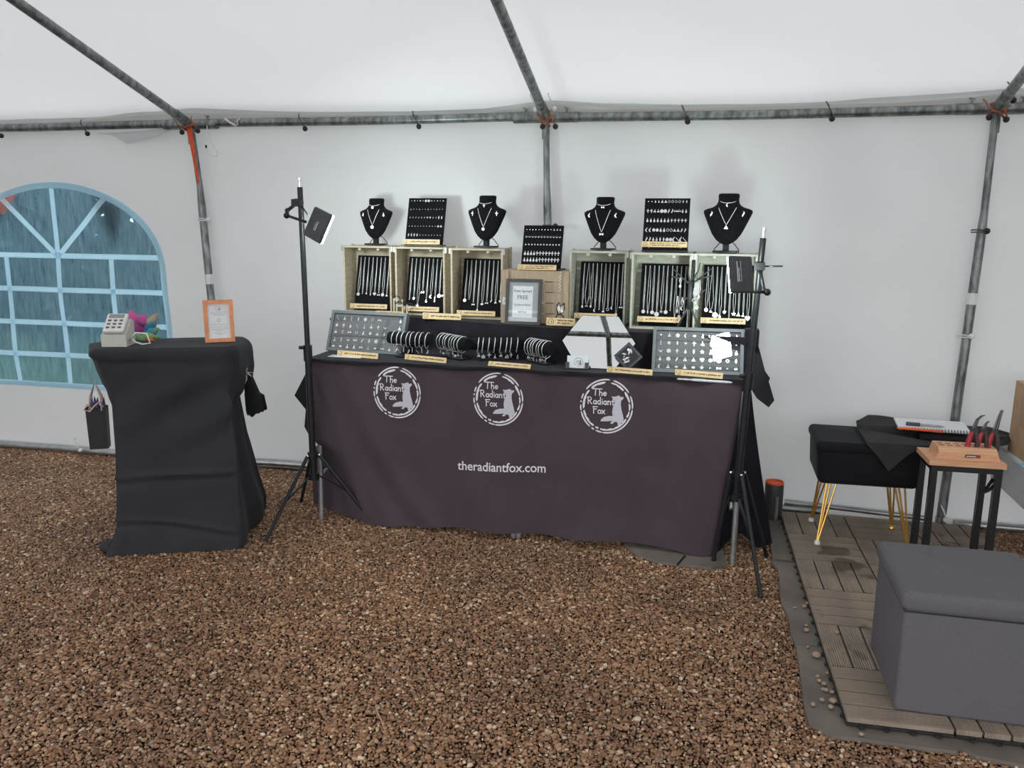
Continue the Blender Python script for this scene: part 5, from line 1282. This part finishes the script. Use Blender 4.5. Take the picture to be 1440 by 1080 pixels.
for z, w in ((.71, .8), (.67, .8), (.64, .5), (.42, .85), (.36, .78), (.31, .82), (.28, .4), (.22, .6), (.185, .3)):
    x = W/2-.5*w*(W-.04)
    while x < W/2+.5*w*(W-.04):
        l = rg.uniform(.003, .008); b.box((x+l/2, .0078, H*z), (l, .0005, .0014), M); x += l+.0012
b.build('page_text', M_mount, pg)
b = MB(); b.bar(M @ Vector((W/2, .013, H*.7)), M @ Vector((W/2, .075, 0.015)), .03, .004); b.build('strut', M_frameor, t)

# small gift bag hanging at the window end
O = Vector((-2.666, 3.12, 0.5651)); t = thing('gift_bag', 'small black gift bag with twine handles hanging beside the draped stand', 'bag', O)
M = Matrix.Translation(O) @ Matrix.Rotation(R(28), 4, 'Z')
w, h, d = .085, .19, .055
b = MB()
vs = [(-w/2, -d/2, 0), (w/2, -d/2, 0), (w/2, d/2, 0), (-w/2, d/2, 0), (-w/2+.004, -d/2, -h), (w/2-.004, -d/2, -h), (w/2-.004, d/2, -h), (-w/2+.004, d/2, -h)]
b.add(vs, [(0, 4, 5, 1), (1, 5, 6, 2), (2, 6, 7, 3), (3, 7, 4, 0), (4, 7, 6, 5)], M); M_pap = M
b.add([(x*.96, y*.94, z+.001) for x, y, z in vs], [(1, 5, 4, 0), (2, 6, 5, 1), (3, 7, 6, 2), (0, 4, 7, 3), (5, 6, 7, 4)], M); b.build('bag_body', M_bag, t)
for y in (-d/2, d/2):
    b = MB(); b.tube([M @ Vector(q) for q in ((-w*.3, y, -.012), (-w*.25, y*.6, .05), (0, 0, .115), (w*.25, y*.6, .05), (w*.3, y, -.012))], .0042, 8); b.build('twine_handle', M_twine, t, smooth=True)
b = MB(); rg = random.Random(4)
for i in range(7):
    x = rg.uniform(-.03, .03); b.prism([(x-.018, -.03), (x+.02, -.03), (x+rg.uniform(-.01, .015), rg.uniform(.02, .05))], .003, M @ Matrix.Translation((0, rg.uniform(-.015, .015), 0)) @ Matrix.Rotation(rg.uniform(-.6, .6), 4, 'Z'))
b.build('tissue', M_purp, t)
b = MB(); b.tube([M @ Vector(q) for q in ((-.01, -.03, -.005), (-.03, -.04, .02), (-.045, -.035, -.004), (-.02, -.04, -.012), (.0, -.036, .012), (.02, -.04, .03), (.035, -.036, .005))], .004, 6); b.build('twine_bow', M_twine, t, smooth=True)

# bundle of black paper bags hanging at the table end
O = Vector((-1.9433, 3.18, 0.7505)); t = thing('paper_bag_bundle', 'bundle of flat black paper bags with saw-tooth edges tied in white raffia', 'bag bundle', O)
rg = random.Random(9)
px = 1/361.
def pxp(x, y): return ((x-346)*px, -(y-523)*px)
A = [(345, 531), (354, 529), (364, 554), (371, 558), (375, 580)]; zig = [(373, 583), (371, 581), (368, 586), (365, 584), (361, 589), (358, 586), (354, 591), (350, 595), (347, 588), (344, 593), (342, 586), (341, 560), (342, 540)]
for k in range(4):
    b = MB(); b.prism([pxp(x-k*1.5, y+k*1.2) for x, y in A+zig], .003, Matrix.Translation(O+Vector((0, .012*k, 0))) @ Matrix.Rotation(R(-6+4*k), 4, 'Z')); b.build('paper_bag', M_bag, t)
b = MB()
for i in range(16):
    a = rg.uniform(-.2, 3.6); l = rg.uniform(.012, .042); q = O+Vector((.008, -.012, -.008))
    b.tube([q, q+Vector((l*.6*math.cos(a), -.006, l*.6*math.sin(a)+.004)), q+Vector((l*math.cos(a), -.002, l*math.sin(a)-.003))], [.0022, .0018, .001], 5)
b.tube([O+Vector((0, -.012, -.01)), O+Vector((-.008, -.014, -.03)), O+Vector((.0, -.014, -.05)), O+Vector((.010, -.013, -.028)), O+Vector((.006, -.012, -.01))], .0028, 5)
b.build('raffia_tie', M_raffia, t, smooth=True)

# ------------------------------------------------------------------ decking corner
MT = .012
def mat_piece(pts, lab, z=MT):
    b = MB(); n = len(pts); P = [Vector((p[0], p[1], z+.0012*nz(p[0]*30, p[1]*30, 0))) for p in pts]; Q = [Vector((p[0], p[1], z-.014)) for p in pts]
    b.add(P+Q, [tuple(range(n)), tuple(range(2*n-1, n-1, -1))]+[(j, i, n+i, n+j) for i, j in [(i, (i+1) % n) for i in range(n)]])
    o = b.build('rubber_mat', M_mat, loc=P[0]); tag(o, lab, 'mat', 'grey rubber mats under the decking')
mat_piece([(0.3923, 4.1391, 0), (0.324, 4.069, 0), (0.3095, 3.7065, 0), (0.3077, 3.4779, 0), (.70, 3.44), (.70, 4.02)], 'grey rubber mat strip beside the canister, under the far decking', .0125)
mat_piece([(0.3, 3.4454, 0), (0.3235, 3.3703, 0), (0.3125, 3.0575, 0), (0.3292, 2.9456, 0), (0.3277, 2.8059, 0), (0.3367, 2.7479, 0), (0.37, 2.7368, 0), (.75, 2.78), (.75, 3.46)], 'grey rubber mat strip with scattered pebbles along the middle of the decking', .0110)
mat_piece([(0.3382, 2.7385, 0), (0.3351, 2.5543, 0), (0.3287, 2.3533, 0), (0.3335, 2.2825, 0), (0.3909, 2.2355, 0), (0.4938, 2.2416, 0), (0.6295, 2.2402, 0), (0.7105, 2.2448, 0), (0.7306, 2.2752, 0), (.72, 2.8), (.42, 2.80)], 'grey rubber mat with cut corner at the front of the decking', .0095)
mat_piece([(0.7078, 2.2695, 0), (0.7288, 2.2684, 0), (0.7558, 2.2375, 0), (0.8683, 2.2232, 0), (1.25, 2.18), (1.4, 2.5), (.74, 2.5)], 'grey rubber mat edge beneath the storage cube at the photo corner', .0085)
mat_piece([(-0.3163, 3.4762, 0), (-0.2546, 3.379, 0), (-0.1461, 3.3227, 0), (0.0565, 3.3159, 0), (0.1196, 3.3689, 0), (.10, 3.55), (-.30, 3.6)], 'grey rubber mat showing under the tablecloth hem', .010)
b = MB(); a = Vector((-0.081, 3.2869, 0.016)); b.bar(a, Vector((-0.0489, 3.2942, 0.06)), .014, .004)
tag(b.build('black_strap', M_blackrub, loc=a), 'short black strap end lying on the rubber mat under the table', 'strap')

S = .287; DA = .0344; O0 = Vector((.373, 4.008, 0))
ex = Vector((math.cos(DA), math.sin(DA), 0)); ey = Vector((math.sin(DA), -math.cos(DA), 0))
NAMES = ['nearest the tent wall', 'second from the tent wall', 'third from the tent wall', 'fourth from the tent wall', 'second from the front', 'at the front edge']
COLN = ['outer column', 'second column', 'third column', 'fourth column']
for i in range(6):
    for j in range(4):
        if (i < 2 and j > 2): continue
        c = O0+ey*(S*(i+.5))+ex*(S*(j+.5)); vert = (i+j) % 2 == 0
        M = Matrix(((ex.x, -ey.x, 0, c.x), (ex.y, -ey.y, 0, c.y), (0, 0, 1, .0135), (0, 0, 0, 1)))
        t = thing('deck_tile', 'deck tile with grooves %s, %s, %s' % ('towards the wall' if vert else 'along the wall', COLN[j], NAMES[i]), 'deck tile', c+Vector((0, 0, .0135)), 'interlocking deck tiles')
        b = MB(); b.box((0, 0, .004), (S-.004, S-.004, .008), M)
        for q in (-.10, -.035, .035, .10):
            if j == 0: b.lathe([(.009, 0), (.009, .005)], (-S/2+.001, q, 0), 8, M)
            if i == 5: b.lathe([(.010, 0), (.010, .005)], (q, -S/2-.001, 0), 8, M)
        b.build('plastic_grid', M_tilebase, t)
        for k in range(4):
            w = S/4
            key = 'deck_slat'
            if key not in CH:
                b = MB(); b.rbox((0, 0, .0085), (w-.006, S-.007, .0165), .0015, 1); me = bpy.data.meshes.new('deck_slat'); me.from_pydata([tuple(v) for v in b.v], [], b.f); me.update(); me.materials.append(M_slat); CH[key] = me
            off = -S/2+w*(k+.5)
            L = Matrix.Translation((off, 0, .008)) if vert else Matrix.Translation((0, off, .008)) @ Matrix.Rotation(R(90), 4, 'Z')
            put(CH[key], 'slat', M @ L, t)

# loose pebbles on the matting
rg = random.Random(6)
PB = [(1118,856,.006), (1131,854,.009), (1135,850,.008), (1134,881,.007), (1134,888,.010), (1136,911,.006), (1148,924,.014), (1177,891,.008), (1150,953,.008), (1152,959,.008), (1159,963,.008), (1158,971,.007), (1162,972,.008), (1170,975,.008), (1163,948,.007), (1156,986,.008), (1171,988,.011), (1143,992,.008), (1168,996,.009), (1211,1034,.007), (1112,852,.006), (1120,865,.005)]
M_peb = mat('pale_pebble', (.42, .30, .22, 1), .5, c2=(.28, .19, .13, 1), vs=25)
PBW = [(0.3583, 3.0086, 0.012), (0.3926, 3.0291, 0.012), (0.4052, 3.0561, 0.012), (0.385, 2.8757, 0.012), (0.3813, 2.8377, 0.012), (0.3743, 2.7204, 0.012), (0.3953, 2.6643, 0.012), (0.4739, 2.7954, 0.038), (0.3853, 2.5335, 0.012), (0.3867, 2.5087, 0.012), (0.3998, 2.4955, 0.012), (0.3938, 2.4616, 0.012), (0.4017, 2.4596, 0.012), (0.417, 2.4516, 0.012), (0.4161, 2.5626, 0.012), (0.3826, 2.4001, 0.012), (0.4126, 2.4001, 0.012), (0.3534, 2.37, 0.012), (0.4026, 2.3675, 0.012), (0.4683, 2.2502, 0.012)]
for k, p in enumerate(PBW):
    r = PB[k][2]*1.0; b = MB(); b.ball(Vector(p)+Vector((0, 0, r*.62)), r, 9, (rg.uniform(.9, 1.2), rg.uniform(.8, 1), .7))
    o = b.build('pebble', M_peb, smooth=True, loc=p)
    lab = 'single pebble resting on a grooved deck slat' if k == 7 else ('largest pebble lying on the rubber mat beside the decking' if k == 6 else ('pebble alone on the rubber mat in front of the decking' if k == 19 else 'small pebble on the rubber mat along the decking, %s from the tent wall' % (ORD+['fourteenth', 'fifteenth', 'sixteenth', 'seventeenth', 'eighteenth', 'nineteenth'])[k if k < 6 else (k-1 if k == 0 else k-2)]))
    tag(o, lab, 'pebble', 'pebbles strayed onto the mats')

# grey storage cube
DT = .038
t = thing('storage_cube', 'grey fabric storage cube stool standing on the decking', 'ottoman', (.765, 2.55, DT))
b = MB(); b.rbox((.770, 2.552, DT+.158), (.400, .392, .316), .012, 3); b.build('body', M_ott, t, smooth='auto')
b = MB(); b.rbox((.770, 2.552, DT+.336), (.418, .410, .060), .022, 5); b.build('padded_lid', M_ott, t, smooth='auto')
b = MB(); b.rbox((.770, 2.552, DT+.310), (.404, .396, .010), .004, 2); b.build('lid_seam', M_seam, t)

# black velvet stool with hairpin legs
x0, x1, y0, y1 = .468, .892, 3.60, 3.93
t = thing('velvet_stool', 'long black velvet stool on brass hairpin legs by the tent wall', 'stool', ((x0+x1)/2, (y0+y1)/2, DT))
b = MB(); b.rbox(((x0+x1)/2, (y0+y1)/2, .395), (x1-x0, y1-y0, .165), .03, 5)
for v in b.v:
    k = .006*math.sin(v.x*40+v.z*12)+.004*math.sin(v.y*37); v.z += k*.4; f = (v.z-.31)/.17
    v.x = (v.x-.68)*(.955+.045*min(1, f))+.68
b.build('seat', M_stool, t, smooth=True)
b = MB(); b.rbox(((x0+x1)/2, (y0+y1)/2, .475), (x1-x0+.012, y1-y0+.012, .05), .022, 5); b.build('seat_pad', M_stool, t, smooth=True)
for (fx, fy, tx, ty) in ((.500, 3.620, .545, 3.66), (.505, 3.905, .545, 3.87), (.850, 3.895, .815, 3.86), (.868, 3.660, .815, 3.67)):
    b = MB()
    for (ax, ay) in ((.028, -.0), (-.024, .012), (.0, .03)):
        b.tube([(tx+ax*.75, ty+ay*.75, .318), (fx+ax*.08, fy+ay*.08, DT+.012)], .0042, 8)
    lg = b.build('hairpin_leg', M_gold, t, smooth='auto')
    b = MB(); b.lathe([(.013, 0), (.013, .010), (.008, .016)], (fx, fy, DT), 12); b.build('foot_cap', M_gold if fx > .7 else M_white, lg, smooth='auto')

# black felt cloth over the stool
def felt_fn(u, v):
    x = .655+.635*u; yb = 4.045-.02*u+.03*math.sin(u*3)
    w = .30*(1-.25*abs(2*u-1)**2); y = yb-w*v-.02*u
    if u < .12: y = (y-3.845)*(.15+.85*u/.12)+3.845
    if u > .92: y = (y-3.9)*(.25+.75*(1-u)/.08)+3.9
    z = .512+.010*math.sin(u*5+1)+.006*math.sin(v*7+u*9)
    if y < 3.77 and x < .93: z += 0
    dr = max(0, (v-.72)/.28)
    z -= dr*.10*math.exp(-((x-.80)/.10)**2)+dr*.05*math.exp(-((x-1.0)/.2)**2)
    if u < .10: z += .012*(1-u/.10)
    return (x, y, z)
b = MB(); b.grid(felt_fn, 60, 34); n0 = len(b.v); b.v += [p+Vector((0, 0, -.004)) for p in b.v[:n0]]; b.f += [tuple(i+n0 for i in reversed(f)) for f in b.f[:]]
t = thing('felt_cloth', 'black felt cloth spread over the velvet stool under the notebook', 'cloth', (.95, 3.9, .51))
b.build('cloth_sheet', M_blkcloth, t, smooth=True)
b = MB(); b.tube([(.90, 3.80, .497), (1.24, 3.83, .497)], .020, 12); b.build('rolled_edge', M_blkcloth, t, smooth='auto')
b = MB(); b.prism([(-.10, 0), (.12, .0), (.06, -.05), (.0, -.115), (-.05, -.05)], .004, Matrix.Translation((.748, 3.590, .512)) @ Matrix.Rotation(R(-6), 4, 'X')); b.build('hanging_fold', M_blkcloth, t)
b = MB(); b.add([(.655, 3.83, .513), (1.0, 3.62, .513), (.885, 3.588, .513), (.655, 3.588, .513)], [(0, 3, 2, 1)]); b.add([(.655, 3.83, .510), (1.0, 3.62, .510), (.885, 3.588, .510), (.655, 3.588, .510)], [(0, 1, 2, 3)]); b.build('front_fold', M_blkcloth, t)

# notebook and pens
NZ = .530
c = [Vector((0.828, 3.8346, 0.53)), Vector((1.1053, 3.8332, 0.53)), Vector((1.1247, 3.9281, 0.53)), Vector((0.8723, 3.9263, 0.53))]
O = Vector((0.8144, 3.7797, 0.53)); P1 = Vector((1.0967, 3.7693, 0.53)); d = P1-O; W = d.length; yaw = math.atan2(d.y, d.x); M = Matrix.Translation(O) @ Matrix.Rotation(yaw, 4, 'Z') @ Matrix.Rotation(R(5), 4, 'X')
t = thing('spiral_notebook', 'white spiral notebook lying open on the black felt cloth', 'notebook', O)
b = MB(); b.box((W/2, .075, .003), (W, .145, .007), M); b.build('pages', M_paper, t)
for k in range(24):
    u = W*(.02+.96*k/23); b = MB(); b.tube([M @ Vector((u, .004+.008*math.cos(a), .004+.008*math.sin(a))) for a in [2*math.pi*i/8 for i in range(8)]], .0016, 4, True); b.build('spiral_ring', M_jaw, t)
a = M @ Vector((-.012, -.010, .010)); c_ = M @ Vector((.17, -.013, .008)); d = (c_-a).normalized(); L = (c_-a).length
t = thing('orange_pen', 'orange pen lying along the notebook spiral', 'pen', a)
b = MB(); b.tube([a+d*.03, c_-d*.05], .0058, 10); b.build('barrel', M_orpl, t, smooth='auto')
b = MB(); b.tube([a, a+d*.012, a+d*.03], [.0012, .004, .0058], 10); b.build('tip', M_orpl, t, smooth='auto')
b = MB(); b.tube([c_-d*.05, c_], .0062, 10); b.build('cap', M_redf, t, smooth='auto')
a = M @ Vector((.035, .05, .013)); c_ = M @ Vector((.185, .040, .013)); d = (c_-a).normalized()
t = thing('black_marker', 'thick black marker pen lying on the notebook page', 'pen', a)
b = MB(); b.tube([a, a+d*.055], .0085, 10); b.build('cap', M_dgrey, t, smooth='auto')
b = MB(); b.tube([a+d*.055, c_-d*.02, c_], [.0052, .0052, .002], 10); b.build('barrel', M_mount, t, smooth='auto')

# side table with wooden tool block
Z1 = .512
c = [Vector((0.8521, 3.3767, 0.512)), Vector((1.1273, 3.3728, 0.512)), Vector((1.1844, 3.5777, 0.512)), Vector((0.8371, 3.5821, 0.512))]
A = c[0]; W = .272; Dp = .19; yaw = R(1.5); A = Vector((A.x-.004, A.y, 0)); M = Matrix.Translation(A) @ Matrix.Rotation(yaw, 4, 'Z')
t = thing('side_table', 'small black framed side table with wooden top beside the stool', 'table', (A.x+.13, A.y+.09, DT))
b = MB(); b.box((W/2, Dp/2, Z1-.010), (W, Dp, .020), M); b.build('table_top', M_beech, t)
for (x, y) in ((.022, .015), (W-.022, .015), (.022, Dp-.015), (W-.022, Dp-.015)):
    b = MB(); b.box((x, y, DT+(Z1-.020-DT)/2), (.024, .024, Z1-.020-DT), M); b.build('leg', M_black, t)
for y in (.015, Dp-.015):
    b = MB(); b.box((W/2, y, Z1-.032), (W-.066, .022, .022), M); b.build('top_rail', M_black, t)
for x in (.022, W-.022):
    b = MB(); b.box((x, Dp/2, Z1-.032), (.022, Dp-.054, .022), M); b.build('top_rail', M_black, t)
    b = MB(); b.box((x, Dp/2, DT+.012), (.022, Dp-.054, .020), M); b.build('foot_rail', M_black, t)
b = MB(); b.bar(M @ Vector((W-.036, .02, Z1-.065)), M @ Vector((W-.070, .0, Z1-.115)), .007, .010); b.bar(M @ Vector((W-.070, .0, Z1-.115)), M @ Vector((W-.052, .0, Z1-.105)), .006, .010); b.bar(M @ Vector((W-.052, .0, Z1-.105)), M @ Vector((W-.036, .01, Z1-.09)), .006, .01); b.build('hook', M_black, t)

bw, bd_, bh = .232, .105, .045; bx, by = .026, .028
t = thing('tool_block', 'beech tool block with pliers slots and small dark maker plate', 'tool holder', M @ Vector((bx, by, Z1)))
b = MB(); pr = [(0, 0), (bd_, 0), (bd_, bh), (.020, bh), (0, bh-.018)]
b.add([(bx+x+(.012 if (z > .02 and x == 0) else (-.012 if (z > .02) else 0)), by+y, Z1+z) for x in (0, bw) for y, z in pr], [tuple(range(5)), tuple(range(9, 4, -1))]+[((i+1) % 5, i, i+5, (i+1) % 5+5) for i in range(5)], M); b.build('block', M_beech, t)
for r_ in range(2):
    for k in range(6):
        b = MB(); b.box((bx+.030+.030*k, by+.042+.030*r_, Z1+bh+.0006), (.018, .006, .0012), M); b.build('slot', M_slot, t)
b = MB(); b.box((bx+.132, by-.0012, Z1+.017), (.052, .0022, .011), M); pl = b.build('maker_plate', M_black, t)
b = MB(); x = bx+.110
for i, w in enumerate((.004, .003, .002, .004, .003, .004, .004)):
    b.box((x+w/2, by-.0028, Z1+.017+(.0006 if i % 2 else -.0004)), (w, .001, .0045), M); x += w+.0012
b.build('plate_lettering', M_print, pl)
b = MB(); b.box((bx+.148, by-.0028, Z1+.017), (.014, .001, .004), M); b.build('plate_lettering', M_redf, pl)
def plier(x, curve, lab, h=.085):
    Q = Vector((bx+x, by+.045, Z1+bh)); t = thing('pliers', lab, 'pliers', M @ Q, 'red handled pliers in the wooden block')
    for s, m_, dy in ((-1.25, M_red, .0), (1, M_grip, -.004)):
        b = MB(); b.tube([M @ (Q+Vector(q)) for q in ((s*.014, dy, -.012), (s*.0135, dy*.9, .015), (s*.009, dy*.5, .045), (s*.003, 0, .062))], [.0095 if s < 0 else .008, .0105 if s < 0 else .0085, .0095 if s < 0 else .0075, .005], 8); b.build('handle', m_, t, smooth='auto')
    b = MB(); b.lathe([(.011, -.006), (.011, .006)], n=12, M=M @ Matrix.Translation(Q+Vector((0, 0, .066))) @ Matrix.Rotation(R(90), 4, 'X')); b.build('joint', M_grip, t, smooth='auto')
    for s in (-1, 1):
        if curve: pts = [(s*.003, 0, .066), (s*.003, 0, .088), (.006+s*.003, 0, .108), (.018+s*.002, 0, .122), (.030, 0, .126)]
        else: pts = [(s*.004, 0, .066), (s*.004+.004, 0, .09), (s*.0035+.010, 0, .125), (s*.003+.016, 0, .150)]
        if h < .08: pts = [(p[0]*.5, p[1], .066+(p[2]-.066)*.62) for p in pts]
        b = MB(); b.tube([M @ (Q+Vector(q)) for q in pts], [.006, .005, .0035, .0028, .002][:len(pts)], 6); b.build('jaw', M_jaw, t, smooth='auto')
plier(.142, True, 'curved nose pliers with red grip, first in the wooden block')
plier(.176, True, 'short nosed pliers with red grip, middle of the three in the block', .07)
plier(.214, False, 'straight needle nose pliers with red grip, nearest the cardboard box')

# canister behind the table end
p = Vector((0.3326, 3.9904, 0)); p.z = .012; p = Vector((.338, 3.985, .0125))
t = thing('canister', 'dark grey canister with orange rim standing against the tent wall', 'canister', p)
b = MB(); b.lathe([(.040, 0), (.043, .006), (.043, .165), (.040, .173)], p, 24); b.build('body', M_dgrey, t, smooth='auto')
b = MB(); b.lathe([(.0425, .170), (.0435, .174), (.042, .180), (.037, .181), (.036, .174)], p, 24); b.build('rim', M_orpl, t, smooth='auto')
b = MB(); b.tube([p+Vector((.012, -.0425, .0)), p+Vector((.012, -.0425, .118))], .008, 8); b.build('silver_strip', M_steel_plain, t, smooth='auto')

# low white table with a cardboard box at the edge of the view
t = thing('white_table', 'low white table end with pale blue tape under the cardboard box', 'table', (1.5950, 3.78, 0))
b = MB(); b.rbox((1.6050, 3.80, .442), (.70, .50, .022), .006, 2); b.build('table_top', M_whbox, t, smooth='auto')
for c, d in (((1.6050, 3.565, .35), (.66, .012, .16)), ((1.2800, 3.80, .35), (.012, .46, .16)), ((1.6050, 4.035, .35), (.66, .012, .16))):
    b = MB(); b.box(c, d); b.build('apron', M_whbox, t)
for x, y in ((1.9050, 3.60), (1.9050, 4.0), (1.7050, 4.0), (1.7050, 3.60)):
    b = MB(); b.box((x, y, .135), (.035, .035, .27)); b.build('leg', M_whbox, t)
b = MB(); b.box((1.2570, 3.60, .452), (.03, .09, .004)); b.box((1.3450, 3.62, .4545), (.06, .05, .003)); b.build('blue_tape', M_blue, t)
b = MB(); b.box((1.3070, 3.556, .375), (.03, .004, .008)); b.build('handle_slot', M_black, t)
t = thing('cardboard_box', 'brown cardboard box at the edge of the view on the low white table', 'box', (1.3750, 3.74, .454))
b = MB(); b.box((1.3900, 3.74, .454+.150), (.24, .24, .298)); b.build('carton', M_card, t)
b = MB(); b.box((1.2695, 3.74, .64), (.002, .05, .12)); b.box((1.3900, 3.74, .7530), (.244, .05, .002)); b.build('packing_tape', M_tape, t)
for s in (-1, 1):
    b = MB(); b.box((1.3900, 3.74+s*.062, .7545), (.238, .118, .003)); b.build('flap', M_card, t)

b = MB(); b.tube([(-0.9117, 2.0899, 0.004), (-0.882, 2.0348, 0.008), (-0.8552, 2.0016, 0.006), (-0.8287, 1.9627, 0.004)], [.0015, .0022, .0020, .001], 6)
tag(b.build('dry_twig', M_card, smooth=True, loc=(-0.9117, 2.0899, 0.004)), 'thin dry brown twig lying on the open gravel', 'twig')
